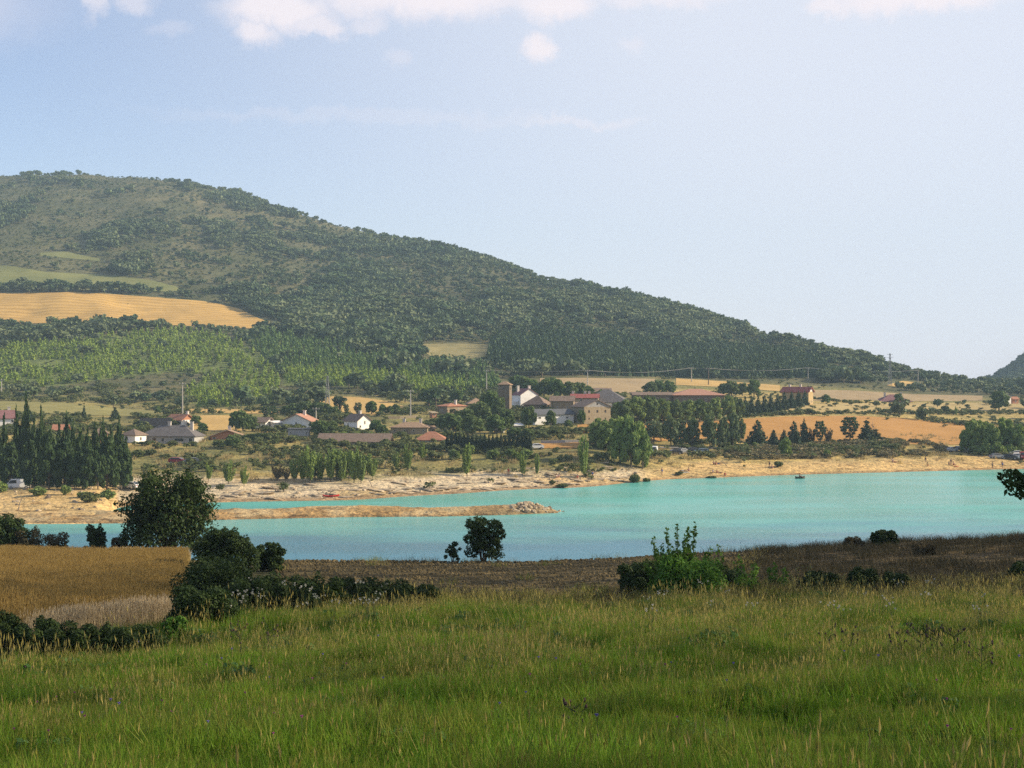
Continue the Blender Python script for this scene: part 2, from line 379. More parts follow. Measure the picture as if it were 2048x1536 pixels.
def land_material(name, strata=False):
    m, N, L, p = nodemat(name)
    a = N.new('ShaderNodeAttribute'); a.attribute_name = 'land'
    g = N.new('ShaderNodeNewGeometry'); pos = g.outputs['Position']
    f = noise_fac(N, L, pos, .55, 6, .3, .72, .7)
    v = N.new('ShaderNodeMix'); v.data_type = 'RGBA'; v.blend_type = 'MULTIPLY'; v.inputs['Factor'].default_value = 1
    L.new(a.outputs['Color'], v.inputs['A']); L.new(mixc(N, L, f, (1.3, 1.26, 1.18), (.62, .64, .66)), v.inputs['B'])
    f2 = noise_fac(N, L, pos, .12, 4, .35, .65)
    v2 = N.new('ShaderNodeMix'); v2.data_type = 'RGBA'; v2.blend_type = 'MULTIPLY'; v2.inputs['Factor'].default_value = 1
    L.new(v.outputs['Result'], v2.inputs['A']); L.new(mixc(N, L, f2, (1.12, 1.1, 1.05), (.85, .87, .86)), v2.inputs['B'])
    out = v2.outputs['Result']
    if strata:      # layered rock and old water lines on the bare shore
        sp = N.new('ShaderNodeSeparateXYZ'); L.new(pos, sp.inputs[0])
        nn = N.new('ShaderNodeTexNoise'); nn.inputs['Scale'].default_value = .22; nn.inputs['Detail'].default_value = 6; L.new(pos, nn.inputs['Vector'])
        h = N.new('ShaderNodeMath'); h.operation = 'MULTIPLY_ADD'; h.inputs[1].default_value = 2.2; L.new(nn.outputs['Fac'], h.inputs[0]); L.new(sp.outputs['Z'], h.inputs[2])
        k = N.new('ShaderNodeMath'); k.operation = 'MULTIPLY'; k.inputs[1].default_value = 11; L.new(h.outputs[0], k.inputs[0])
        q = N.new('ShaderNodeMath'); q.operation = 'SINE'; L.new(k.outputs[0], q.inputs[0])
        b1 = N.new('ShaderNodeMapRange'); b1.interpolation_type = 'SMOOTHSTEP'; b1.inputs['From Min'].default_value = .35; b1.inputs['From Max'].default_value = .95; L.new(q.outputs[0], b1.inputs['Value'])
        b2 = N.new('ShaderNodeMapRange'); b2.inputs['From Min'].default_value = 3.6; b2.inputs['From Max'].default_value = 2.4; L.new(sp.outputs['Z'], b2.inputs['Value'])
        b3 = noise_fac(N, L, pos, .35, 3, .42, .58)
        m1 = N.new('ShaderNodeMath'); m1.operation = 'MULTIPLY'; L.new(b1.outputs[0], m1.inputs[0]); L.new(b2.outputs[0], m1.inputs[1])
        m2 = N.new('ShaderNodeMath'); m2.operation = 'MULTIPLY'; L.new(m1.outputs[0], m2.inputs[0]); L.new(b3, m2.inputs[1])
        v3 = N.new('ShaderNodeMix'); v3.data_type = 'RGBA'; v3.blend_type = 'MULTIPLY'; v3.inputs['Factor'].default_value = 1
        L.new(out, v3.inputs['A']); L.new(mixc(N, L, m2.outputs[0], (1, 1, 1), (.52, .47, .44)), v3.inputs['B']); out = v3.outputs['Result']
    L.new(out, p.inputs['Base Color']); p.inputs['Roughness'].default_value = .95; p.inputs['Specular IOR Level'].default_value = .1
    n = N.new('ShaderNodeTexNoise'); n.inputs['Scale'].default_value = 1.3; n.inputs['Detail'].default_value = 7; L.new(pos, n.inputs['Vector'])
    b = N.new('ShaderNodeBump'); b.inputs['Strength'].default_value = .9; b.inputs['Distance'].default_value = .5
    L.new(n.outputs['Fac'], b.inputs['Height']); L.new(b.outputs[0], p.inputs['Normal'])
    return m
def land_mesh(name, X, Y, Z, C, mat):
    n, k = Z.shape
    me = np_mesh(name, np.stack([X, Y, Z], -1).reshape(-1, 3), grid_faces(n, k), mat, smooth=True)
    a = me.attributes.new('land', 'FLOAT_COLOR', 'POINT')
    a.data.foreach_set('color', np.concatenate([C.reshape(-1, 3), np.ones((n * k, 1))], 1).astype(np.float32).ravel())
    return link(name, me)
M_land = land_material('dry land', True)
tag(land_mesh('hillside_terrain', XG, YG, ZG, LANDC, M_land), 'far shore rising past the village into a big scrubby hill', None, None, 'structure')

# near ground sheet
nx = np.concatenate([np.linspace(-320, -60, 14)[:-1], np.linspace(-60, 60, 121)[:-1], np.linspace(60, 320, 40)])
ny = np.concatenate([np.linspace(-120, 0, 20)[:-1], np.linspace(0, 110, 181)[:-1], np.linspace(110, 240, 30)])
NX, NY = np.meshgrid(nx, ny); NZ = near_z(NX, NY)
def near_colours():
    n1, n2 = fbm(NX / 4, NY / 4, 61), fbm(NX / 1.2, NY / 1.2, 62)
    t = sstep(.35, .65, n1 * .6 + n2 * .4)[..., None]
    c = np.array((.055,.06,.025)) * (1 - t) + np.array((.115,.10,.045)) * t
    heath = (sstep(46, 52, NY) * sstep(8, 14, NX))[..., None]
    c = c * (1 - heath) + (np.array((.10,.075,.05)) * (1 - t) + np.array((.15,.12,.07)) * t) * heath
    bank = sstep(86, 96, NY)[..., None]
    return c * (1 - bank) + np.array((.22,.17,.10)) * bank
tag(land_mesh('meadow_ground', NX, NY, NZ, near_colours(), land_material('meadow earth')), 'shaded earth of the near meadow sloping down to the lake', None, None, 'structure')

# ---------------------------------------------------------------- water
def water_material():
    m, N, L, p = nodemat('turbid turquoise water')
    g = N.new('ShaderNodeNewGeometry'); pos = g.outputs['Position']
    st = N.new('ShaderNodeVectorMath'); st.operation = 'MULTIPLY'; L.new(pos, st.inputs[0]); st.inputs[1].default_value = (.011, .030, 1)
    f = noise_fac(N, L, st.outputs[0], 1.0, 5, .30, .66, .6)
    col = mixc(N, L, f, (.048, .35, .265), (.125, .41, .355))
    sp = N.new('ShaderNodeSeparateXYZ'); L.new(pos, sp.inputs[0])
    nb = N.new('ShaderNodeMapRange'); nb.interpolation_type = 'SMOOTHSTEP'; nb.inputs['From Min'].default_value = 262; nb.inputs['From Max'].default_value = 205
    wob = N.new('ShaderNodeMath'); wob.operation = 'MULTIPLY_ADD'; wob.inputs[1].default_value = 45; L.new(f, wob.inputs[0]); L.new(sp.outputs['Y'], wob.inputs[2])
    sb = N.new('ShaderNodeMath'); sb.operation = 'SUBTRACT'; sb.inputs[1].default_value = 18; L.new(wob.outputs[0], sb.inputs[0]); L.new(sb.outputs[0], nb.inputs['Value'])
    col = mixc(N, L, nb.outputs[0], col, (.065, .21, .285))      # bluer base colour near this shore, painted in for sky caught by ripples
    L.new(col, p.inputs['Base Color'])
    p.inputs['IOR'].default_value = 1.33; p.inputs['Specular IOR Level'].default_value = .5
    st2 = N.new('ShaderNodeVectorMath'); st2.operation = 'MULTIPLY'; L.new(pos, st2.inputs[0]); st2.inputs[1].default_value = (.02, .05, 1)
    f3 = noise_fac(N, L, st2.outputs[0], 1.0, 3, .4, .7, .5)
    mr = N.new('ShaderNodeMapRange'); mr.inputs['To Min'].default_value = .16; mr.inputs['To Max'].default_value = .34; L.new(f3, mr.inputs['Value']); L.new(mr.outputs[0], p.inputs['Roughness'])
    w = N.new('ShaderNodeTexNoise'); w.inputs['Scale'].default_value = 1.5; w.inputs['Detail'].default_value = 5; w.inputs['Roughness'].default_value = .65
    s3 = N.new('ShaderNodeVectorMath'); s3.operation = 'MULTIPLY'; L.new(pos, s3.inputs[0]); s3.inputs[1].default_value = (.55, 1.0, 1); L.new(s3.outputs[0], w.inputs['Vector'])
    b = N.new('ShaderNodeBump'); b.inputs['Strength'].default_value = .6; b.inputs['Distance'].default_value = .30
    L.new(w.outputs['Fac'], b.inputs['Height']); L.new(b.outputs[0], p.inputs['Normal'])
    return m
wx = np.linspace(-900, 900, 60); wy = np.linspace(100, 520, 40)
WX, WY = np.meshgrid(wx, wy)
tag(link('lake_water', np_mesh('lake_water', np.stack([WX, WY, WX * 0], -1).reshape(-1, 3), grid_faces(40, 60), water_material())), 'turquoise reservoir water between the two shores', None, None, 'structure')

# ---------------------------------------------------------------- sand spit
def spit_profile(px):
    yn = np.interp(px, [-260, 240, 430, 700, 880, 1010, 1090, 1128], [231.5, 232, 238, 243, 244, 247, 250, 251])   # near waterline distance
    wd = np.interp(px, [-260, 240, 430, 700, 880, 1010, 1090, 1128], [34, 20, 15, 16, 13, 12, 9, 2])
    ht = np.interp(px, [-260, 200, 240, 430, 560, 720, 880, 940, 1010, 1090, 1128], [1.3, 1.3, 1.2, 1.35, 1.35, 1.65, 1.3, 1.0, 1.15, .9, -.1])
    return yn, wd, ht
def spit():
    px = np.arange(-260, 1131, 3.0); t = np.linspace(-.25, 1.25, 34)
    yn, wd, ht = spit_profile(px)
    Y = yn[:, None] + t[None, :] * wd[:, None]; X = (px[:, None] - CX) / F * Y
    hump = np.clip(1 - (2 * t - 1) ** 2, -1.2, 1)
    hump = np.where(hump > 0, hump ** .62, hump)
    ht = ht * np.interp(px, [-260, 880, 1000], [.74, .74, 1]); Z = ht[:, None] * hump[None, :] + (fbm(X / 4, Y / 4, 71) - .5) * .7 * np.clip(hump, 0, 1)[None, :] + (fbm(X / 1.3, Y / 1.3, 73) - .5) * .25
    Z -= .05
    n = fbm(X / 5, Y / 5, 75)
    k = sstep(.35, .65, n)[..., None]
    C = np.array((.36,.235,.105)) * (1 - k) + np.array((.42,.32,.18)) * k
    wet = (1 - sstep(.1, .5, Z))[..., None]
    C = C * (1 - wet * .5) + np.array((.17,.10,.055)) * wet * .5
    rock = sstep(900, 1000, px)[:, None, None]
    C = C * (1 - rock * .6) + np.array((.22,.17,.10)) * rock * .6
    return tag(land_mesh('sand_spit', X, Y, Z, C, M_land), 'low tongue of bare sand running out into the lake', None, None, 'structure')
spit()

# ---------------------------------------------------------------- fields (thin sheets lying on the land)
def field(name, label, bottom, top, mat, lift=.12, n=70, m=22):
    """a field between a near edge and a far edge, both given as photo points that are cast on to the land"""
    x0, x1 = max(bottom[0][0], top[0][0]), min(bottom[-1][0], top[-1][0])
    px = np.linspace(x0, x1, n)
    rb = np.interp(px, *zip(*bottom)); rt = np.interp(px, *zip(*top))
    rb = np.maximum(rb, rt + .4)
    V = np.zeros((n, m, 3))
    for i, p in enumerate(px):
        a = far_pt(p, rb[i]).y; b = max(far_pt(p, rt[i]).y, a + .5)
        y = np.linspace(a, b, m) + (vnoise(p / 7, 1.5, 3) - .5) * 1.5; x = (p - CX) / F * y
        V[i, :, 0], V[i, :, 1], V[i, :, 2] = x, y, far_z(x, y) + lift
    me = np_mesh(name, V.reshape(-1, 3), grid_faces(n, m)[:, ::-1], mat, smooth=True)
    return tag(link(name, me), label, None, None, 'structure')
def fieldmat(name, c1, c2, ang, wl, amt=.5, scale=.05):
    m, N, L, p = nodemat(name)
    g = N.new('ShaderNodeNewGeometry'); pos = g.outputs['Position']
    mp = N.new('ShaderNodeMapping'); mp.inputs['Rotation'].default_value = (0, 0, ang); L.new(pos, mp.inputs['Vector'])
    w = N.new('ShaderNodeTexWave'); w.inputs['Scale'].default_value = .314 / wl; w.inputs['Distortion'].default_value = 3.5; w.inputs['Detail'].default_value = 3; w.inputs['Detail Scale'].default_value = .6
    L.new(mp.outputs[0], w.inputs['Vector'])
    f = noise_fac(N, L, pos, scale, 6, .3, .7, .65)
    a = N.new('ShaderNodeMath'); a.operation = 'MULTIPLY'; a.inputs[1].default_value = amt; L.new(w.outputs['Fac'], a.inputs[0])
    b = N.new('ShaderNodeMath'); b.operation = 'MULTIPLY_ADD'; b.inputs[1].default_value = 1 - amt; L.new(f, b.inputs[0]); L.new(a.outputs[0], b.inputs[2])
    f9 = noise_fac(N, L, pos, 1.1, 4, .3, .7, .7)
    c = mixc(N, L, b.outputs[0], c1, c2)
    v = N.new('ShaderNodeMix'); v.data_type = 'RGBA'; v.blend_type = 'MULTIPLY'; v.inputs['Factor'].default_value = 1
    L.new(c, v.inputs['A']); L.new(mixc(N, L, f9, (1.12, 1.12, 1.1), (.82, .82, .83)), v.inputs['B'])
    L.new(v.outputs['Result'], p.inputs['Base Color']); p.inputs['Roughness'].default_value = .95; p.inputs['Specular IOR Level'].default_value = .08
    return m
M_stub = fieldmat('cut stubble', (.56,.355,.11), (.36,.225,.07), R(84), 7, .62)
M_gold = fieldmat('golden stubble', (.54,.36,.13), (.43,.285,.105), R(80), 5, .3)
M_tan = fieldmat('tan dry field', (.36,.27,.15), (.29,.215,.12), R(80), 6, .3)
M_earth = fieldmat('orange fallow earth', (.45,.245,.078), (.37,.20,.064), R(60), 4, .3)
M_pale = fieldmat('pale yellow pasture', (.44,.335,.15), (.35,.27,.12), R(85), 9, .3)
M_green = fieldmat('green pasture', (.20,.20,.075), (.15,.165,.06), R(75), 8, .3)
M_weedy = fieldmat('weedy yellow grass', (.27,.24,.09), (.19,.18,.07), R(5), 9, .3, .12)
field('stubble_field', 'striped cut stubble field on the lower hillside', [(-80,648),(0,648),(200,645),(400,653),(520,658),(582,660)], [(-80,592),(0,587),(150,584),(300,594),(420,604),(480,618),(520,638),(582,657)], M_stub, n=110, m=40)
field('green_field', 'pale green pasture above the stubble field', [(-80,572),(0,574),(100,578),(200,582),(372,584)], [(-80,530),(20,532),(90,544),(200,550),(300,560),(350,573),(372,582)], M_green)
field('green_field', 'narrow green clearing among oaks above the pasture', [(80,512),(130,516),(200,523)], [(80,506),(130,503),(200,518)], M_green, n=30, m=8)
field('green_field', 'small green strip beside the oaks above the pasture', [(243,530),(270,533),(292,537)], [(243,524),(270,529),(292,535)], M_green, n=20, m=6)
field('clearing', 'pale dry clearing beside the dark pine plantation', [(843,700),(860,712),(900,719),(978,716)], [(843,689),(900,687),(978,690)], fieldmat('dry clearing', (.30,.25,.11), (.20,.18,.08), R(10), 8, .3, .1), n=50)
field('golden_field', 'golden wheat stubble hump behind the white houses', [(630,803),(690,826),(740,832),(808,820)], [(630,801),(665,793),(720,795),(770,802),(808,813)], M_gold, n=50)
field('golden_field', 'golden stubble field behind the red roofed house', [(384,860),(430,864),(484,862)], [(384,832),(430,831),(484,832)], M_gold, n=40)
field('golden_field', 'thin golden strip at the foot of the hill', [(330,824),(430,826),(560,829)], [(330,819),(430,818),(560,822)], M_gold, n=50, m=8)
field('grass_strip', 'yellow green grass strip under the young plantation', [(-80,826),(0,824),(100,828),(200,832),(330,834)], [(-80,802),(0,803),(120,806),(200,814),(330,824)], M_weedy, n=60)
field('dry_field', 'tan dry field above the village roofs', [(1080,770),(1150,776),(1230,788),(1310,784)], [(1080,757),(1150,756),(1230,757),(1310,758)], M_tan, n=60)
field('dry_field', 'orange tan strip behind the pink roofed hall', [(1352,770),(1450,775),(1560,783)], [(1352,757),(1450,763),(1560,771)], M_gold, n=50)
field('dry_field', 'wide tan field behind the red roofed tower house', [(1600,803),(1700,800),(1830,803),(1965,802)], [(1600,780),(1700,781),(1830,789),(1965,792)], M_tan, n=70)
field('dry_field', 'small orange hump field on the low ridge', [(1775,772),(1810,775),(1850,771)], [(1775,770),(1805,762),(1850,767)], M_gold, n=30, m=8)
field('fallow_field', 'large orange brown fallow field behind the conifers', [(1290,883),(1480,881),(1600,886),(1800,889),(1936,890)], [(1290,848),(1480,839),(1560,834),(1700,832),(1800,836),(1936,850)], M_earth, n=120, m=30)
field('fallow_field', 'orange patch below the stone gable building', [(1155,868),(1180,866),(1212,860)], [(1155,850),(1180,849),(1212,850)], M_earth, n=30, m=10)
field('fallow_field', 'orange tan plot above the shore dunes', [(1078,897),(1120,898),(1165,897)], [(1078,887),(1120,885),(1165,886)], M_earth, n=30, m=10)
field('pale_field', 'pale yellow pasture above the fallow field', [(1490,832),(1570,828),(1650,825),(1800,824),(1900,826),(2150,822)], [(1490,828),(1560,814),(1630,807),(1800,806),(2000,806),(2150,806)], M_pale, n=110)
field('dirt_track', 'pale dirt track leading down to the right shore', [(1296,918),(1330,912),(1356,906)], [(1296,915),(1330,909),(1356,904)], plain('pale track dust', (.45,.36,.22), (.38,.30,.19), .3), lift=.2, n=30, m=5)
field('lane', 'grey lane in front of the trees along the fallow field', [(1300,897),(1400,899),(1500,899),(1700,890)], [(1300,895),(1400,896),(1500,896),(1700,887)], plain('grey lane', (.2,.19,.17), (.15,.14,.13), .3), lift=.2, n=60, m=5)
# ---------------------------------------------------------------- leaves and trees
L_POP  = leafmat('poplar leaves', (.032,.060,.018), (.064,.105,.03), (.05,.082,.033))
L_BROAD= leafmat('broad leaves', (.062,.118,.030), (.13,.20,.052), (.12,.155,.055))
L_LIGHT= leafmat('young pale leaves', (.14,.21,.045), (.23,.30,.07), (.17,.23,.08))
L_WILL = leafmat('grey green willow leaves', (0.111,0.142,0.062), (0.169,0.203,0.099), (0.091,0.135,0.056))
L_TALL = leafmat('grey green leaves', (.085,.13,.05), (.14,.185,.075), (.12,.15,.075))
L_CON  = leafmat('dark needles', (0.030,0.056,0.028), (0.057,0.090,0.043), (0.053,0.078,0.031), trans=.1)
L_PINE = leafmat('pine needles', (0.042,0.077,0.033), (0.080,0.130,0.052), (0.072,0.108,0.040), trans=.12)
L_CYP  = leafmat('cypress sprays', (0.020,0.038,0.019), (0.039,0.061,0.027), trans=.08)
L_HILL = leafmat('hill oak leaves', (.045,.086,.040), (.082,.126,.05), (.135,.16,.078), trans=.15)
L_HILL2 = leafmat('grey green hill leaves', (.085,.125,.052), (.125,.16,.066), (.15,.17,.085), trans=.15)
L_MID  = leafmat('young pine needles', (.085,.15,.04), (.14,.20,.055), (.10,.17,.05), trans=.2)
L_SAP  = leafmat('bright sapling leaves', (.20,.28,.04), (.28,.34,.06), (.15,.23,.05), trans=.25)
L_DRY  = leafmat('brown thin leaves', (.12,.10,.05), (.17,.15,.075), trans=.2)
L_SHRUB= leafmat('shrub leaves', (.075,.11,.035), (.14,.165,.055), (.13,.14,.055))
L_NEAR = leafmat('near dark leaves', (.022,.044,.011), (.048,.080,.02), (.035,.056,.016), trans=.25)
L_SHOOT= leafmat('fresh shoot leaves', (.075,.18,.025), (.13,.25,.04), trans=.4)
BARK   = plain('grey brown bark', (.14,.11,.08), (.08,.065,.05), 3, bump=.6)
BARKP  = plain('pale bark', (.30,.27,.22), (.18,.16,.13), 2, bump=.4)

def unit(v): return v / np.maximum(np.linalg.norm(v, axis=-1, keepdims=True), 1e-9)
def leaves(g, lobes, n, size, up=.0, out=.75, shell=.5, elong=1.5, spray=1, quad=True):
    """n leaf faces spread through lobes (cx,cy,cz,rx,ry,rz): more of them near the outside; lobe and leaf tints differ"""
    lob = np.asarray(lobes, float); w = (lob[:,3]*lob[:,4] + lob[:,4]*lob[:,5] + lob[:,3]*lob[:,5]); w /= w.sum()
    li = g.choice(len(lob), n, p=w); d = unit(g.normal(size=(n, 3)))
    r = (shell + (1 - shell) * g.random(n) ** .6)
    r *= 1 + .28 * (vnoise(d[:,0]*2.3 + li*3.1, d[:,1]*2.3 + d[:,2]*2.9, 9) - .45)
    c = lob[li, :3] + d * lob[li, 3:] * r[:, None]
    nrm = unit(d * out + g.normal(size=(n, 3)) * .55 + np.array([0, 0, up]))
    t = unit(np.cross(nrm, g.normal(size=(n, 3)))); b = np.cross(nrm, t)
    s = size * (.6 + .8 * g.random(n))[:, None]
    t = t * s * elong * .5; b = b * s * .5
    V = np.stack([c - t, c + b * .9 + t * .1, c + t, c - b * .9 + t * .1], 1).reshape(-1, 3)
    Fc = np.arange(4 * n).reshape(-1, 4)
    lt = g.random(len(lob))
    tint = np.clip(lt[li] * .55 + g.random(n) * .6 - .08, 0, 1)
    return V, Fc, tint
def leaf_mesh(name, g, lobes, n, size, mat, **k):
    V, Fc, t = leaves(g, lobes, n, size, **k); return np_mesh(name, V, Fc, mat, tint=t)

def trunk_mesh(g, h, r, limbs=(), mat=BARK, lean=.03, n=7):
    mb = MB(); a, b = g.normal(0, lean, 2)
    mb.tube([(0,0,-.4), (a*h*.2, b*h*.2, h*.3), (a*h*.6, b*h*.5, h*.7), (a*h, b*h, h)], [r*1.25, r, r*.7, r*.3], n)
    for x, y, z, z0 in limbs:
        m = Vector((x*.45, y*.45, z0 + (z - z0) * .38))
        mb.tube([(a*z0, b*z0, z0), m, (x, y, z)], [r*.5, r*.34, r*.12], 5)
    return mb.mesh('trunk', mat, True)

# every builder gives a tree about 1 m wide and 1 m high (crown, trunk) so that copies can be scaled to what the photo shows
def k_poplar(g):
    lob = []
    for z in np.linspace(.10, .97, 15):
        r = .46 * math.sin(math.pi * min(1, (z + .06)) ** .75) ** .6 * (.75 + .4 * g.random()) * (1.0 if z < .72 else (1.22 - z) / .5)
        for k in range(2):
            a = g.random() * 6.28; lob.append((math.cos(a)*r*.45, math.sin(a)*r*.45, z, max(r*.62,.05), max(r*.62,.05), .085))
    return leaf_mesh('crown', g, lob, 1500, .085, L_POP, elong=1.3), trunk_mesh(g, .55, .035)
def k_broad(g, mat=L_BROAD, n=1800, low=.14):
    lob = [(0, 0, .58, .3, .3, .26)]
    for i in range(13):
        a = i * 2.4 + g.random(); z = low + .1 + (.9 - low) * ((i + .5) / 13) ** .9; r = .34 * math.sqrt(max(.05, 1 - ((z - .5) / .52) ** 2))
        s = .13 + .08 * g.random(); lob.append((math.cos(a)*r, math.sin(a)*r, z - .03, s, s, s*.8))
    limbs = [(l[0]*.8, l[1]*.8, l[2], .2 + .1*g.random()) for l in lob[1:8]]
    return leaf_mesh('crown', g, lob, n, .085, mat, up=.25), trunk_mesh(g, .6, .035, limbs)
def k_vase(g, mat=L_LIGHT, n=1300):
    lob = []; limbs = []
    for i in range(11):
        a = i * 2.4 + g.random(); h = .55 + .42 * g.random(); sp = .36 * (1.1 - h) + .08
        for t in np.linspace(.25, 1, 5):
            s = .085 * (1.25 - t * .55); lob.append((math.cos(a)*sp*t**.7*1.4, math.sin(a)*sp*t**.7*1.4, .12 + (h - .08) * t, s, s, s*1.5))
        limbs.append((math.cos(a)*sp, math.sin(a)*sp, h*.85, .06))
    return leaf_mesh('crown', g, lob, n, .07, mat, elong=1.5), trunk_mesh(g, .55, .022, limbs)
def k_conifer(g, mat=L_CON, n=1500, tiers=10, droop=.05):
    lob = []
    for i in range(tiers):
        z = .06 + .88 * i / (tiers - 1); r = .57 * max(.02, 1.03 - z) ** .72 * (.85 + .3 * g.random()) + .02
        for k in range(max(3, int(7 - 4 * z))):
            a = k * 6.28 / max(3, int(7 - 4 * z)) + i * 1.1 + g.random() * .5; q = r * (.75 + .35 * g.random())
            for t in (.35, .75): lob.append((math.cos(a)*q*t, math.sin(a)*q*t, z - droop * t, q*.3, q*.3, .045))
    lob.append((0, 0, .95, .025, .025, .06))
    return leaf_mesh('crown', g, lob, n, .075, mat, up=.5, elong=1.8), trunk_mesh(g, .92, .03)
def k_pine(g):
    lob = []
    for i in range(7):
        z = .22 + .72 * i / 6; r = .46 * math.sin(math.pi * min(.98, (1.12 - z))) ** .8 + .05
        for k in range(5):
            a = k * 1.257 + i * .7 + g.random() * .6; q = r * (.7 + .4 * g.random()); lob.append((math.cos(a)*q*.72, math.sin(a)*q*.72, z, q*.32, q*.32, .05))
    return leaf_mesh('crown', g, lob, 1300, .07, L_PINE, up=.6, elong=1.7), trunk_mesh(g, .9, .03, [(l[0], l[1], l[2], l[2] - .06) for l in lob[::3]])
def k_umbrella(g):
    lob = []; limbs = []
    for i in range(12):
        a = i * 2.4; r = .40 * math.sqrt((i + .6) / 12); z = .72 + .2 * (1 - r / .42) + .08 * g.random()
        lob.append((math.cos(a)*r, math.sin(a)*r, z, .12, .12, .085)); limbs.append((math.cos(a)*r*.9, math.sin(a)*r*.9, z, .22 + .1*g.random()))
        lob.append((math.cos(a)*r*.8, math.sin(a)*r*.8, z - .22, .09, .09, .07))
    return leaf_mesh('crown', g, lob, 750, .075, L_CON, up=.3), trunk_mesh(g, .7, .045, limbs)
def k_cypress(g):
    lob = [(0, 0, z, .46 * min(1, (1.06 - z) * 1.7) * (.8 + .35*g.random()), .46 * min(1, (1.06 - z) * 1.7) * (.8 + .35*g.random()), .09) for z in np.linspace(.06, .96, 12)]
    return leaf_mesh('crown', g, lob, 700, .11, L_CYP, up=.5, elong=2, shell=.75), trunk_mesh(g, .4, .08)
def k_shrub(g, mat=L_SHRUB, n=700):
    lob = [(0, 0, .32, .34, .34, .3)]
    for i in range(9):
        a = i * 2.4 + g.random(); r = .33 * math.sqrt((i + .5) / 9); s = .12 + .08 * g.random(); lob.append((math.cos(a)*r, math.sin(a)*r, .72 - .75*r - .18*g.random(), s, s, s))
    return leaf_mesh('crown', g, lob, n, .11, mat, up=.35), trunk_mesh(g, .4, .03, [(l[0], l[1], l[2], .03) for l in lob[1:5]])
def k_bare(g):
    mb = MB().tube([(0,0,-.3), (.02,.01,.5), (-.02,0,1)], [.03,.018,.006], 5)
    for i in range(16):
        z = .18 + .75 * g.random(); a = g.random() * 6.28; q = (1.05 - z) * .5
        mb.tube([(0,0,z), (math.cos(a)*q*.5, math.sin(a)*q*.5, z + .06), (math.cos(a)*q, math.sin(a)*q, z + .15)], [.01,.007,.003], 4)
    lob = [(0,0,.55,.3,.3,.35)]
    return leaf_mesh('crown', g, lob, 110, .06, L_DRY), mb.mesh('trunk', BARKP, True)

KIND = {'poplar': (k_poplar, 3, 'poplar_tree', 'poplar'), 'broad': (k_broad, 4, 'leafy_tree', 'tree'), 'light': (k_vase, 3, 'young_poplar', 'tree'),
        'mid': (lambda g: k_broad(g, L_LIGHT, 1900, .06), 3, 'leafy_tree', 'tree'), 'darkbroad': (lambda g: k_broad(g, L_POP, 1900, .06), 3, 'leafy_tree', 'tree'), 'tall': (lambda g: k_broad(g, L_TALL, 1500, .08), 3, 'leafy_tree', 'tree'), 'willow': (lambda g: k_broad(g, L_WILL, 1300, .2), 2, 'willow_tree', 'willow'),
        'conifer': (k_conifer, 3, 'conifer_tree', 'conifer'), 'pine': (k_pine, 2, 'pine_tree', 'pine'), 'umbrella': (k_umbrella, 1, 'pine_tree', 'pine'),
        'cypress': (k_cypress, 3, 'cypress_tree', 'cypress'), 'shrub': (k_shrub, 3, 'shrub', 'shrub'), 'lshrub': (lambda g: k_shrub(g, L_LIGHT), 2, 'shrub', 'shrub'),
        'dry': (lambda g: k_vase(g, L_DRY, 700), 2, 'dry_tree', 'tree'), 'bare': (k_bare, 2, 'bare_tree', 'bare tree')}
PROTO = {}
def proto(kind):
    if kind not in PROTO:
        f, n, _, _ = KIND[kind]; PROTO[kind] = [f(np.random.default_rng(100 + 13 * i + len(kind) * 7)) for i in range(n)]
    return PROTO[kind]
def plant(kind, pos, h, w, label, group=None):
    ms = proto(kind); c, t = ms[rnd.randrange(len(ms))]
    r = empty(KIND[kind][2], pos, rnd.random() * 6.28); r.scale = (w, w, h)
    link('crown', c, r); link('trunk', t, r)
    return tag(r, label, KIND[kind][3], group)
ORD = 'first second third fourth fifth sixth seventh eighth ninth tenth eleventh twelfth thirteenth fourteenth fifteenth sixteenth seventeenth eighteenth nineteenth twentieth twenty-first twenty-second twenty-third twenty-fourth'.split()
def stand(kind, items, label, group=None, end='left'):
    """trees of one stand: each gets its place counted from the stand's end"""
    items = sorted(items); n = len(items)
    for i, it in enumerate(items):
        px, py, h, w = it[:4]; k = it[4] if len(it) > 4 else kind
        p = far_pt(px, py); s = p.y / F
        lab = label if n == 1 else f'{label}, ' + ('last' if i == n - 1 else ORD[i]) + f' from the {end}'
        plant(k, p, h * s, w * s, lab, group if n > 1 else None)

stand('poplar', [(8,972,140,30),(32,970,154,28),(52,970,176,34),(68,972,130,30),(82,970,150,28),(100,972,112,34),(118,968,122,30),(133,968,138,26),(146,970,128,26),(160,972,118,30),(175,972,112,30),(190,970,126,26),(206,970,132,26),(222,972,116,28),(238,970,132,28),(252,974,96,28)],
      'dark columnar poplar in the tall dense stand', 'poplars of the dense stand by the inlet')
stand('darkbroad', [(20,976,84,44),(60,978,92,46),(98,979,108,48),(128,979,98,50),(150,980,70,40),(170,980,84,46),(196,980,74,40),(214,980,98,50),(242,981,88,44)],
      'round leafy tree in front of the poplar stand', 'leafy trees in front of the poplar stand')
stand('lshrub', [(4,985,28,34),(78,992,24,42),(130,990,30,24),(182,972,28,30),(165,996,18,30),(216,999,26,36)], 'pale green shrub at the edge of the left beach', 'shrubs along the left beach')
stand('shrub', [(180,1005,30,48)], 'wide dark shrub by the narrow inlet')
stand('light', [(417,962,34,22),(457,968,44,34),(488,972,38,24)], 'light green upright tree on the bank behind the large round tree', 'light green trees on the bank')
stand('dry', [(556,962,34,40),(572,963,28,26)], 'brownish thin tree beside the bank grove', 'brownish trees beside the bank grove')
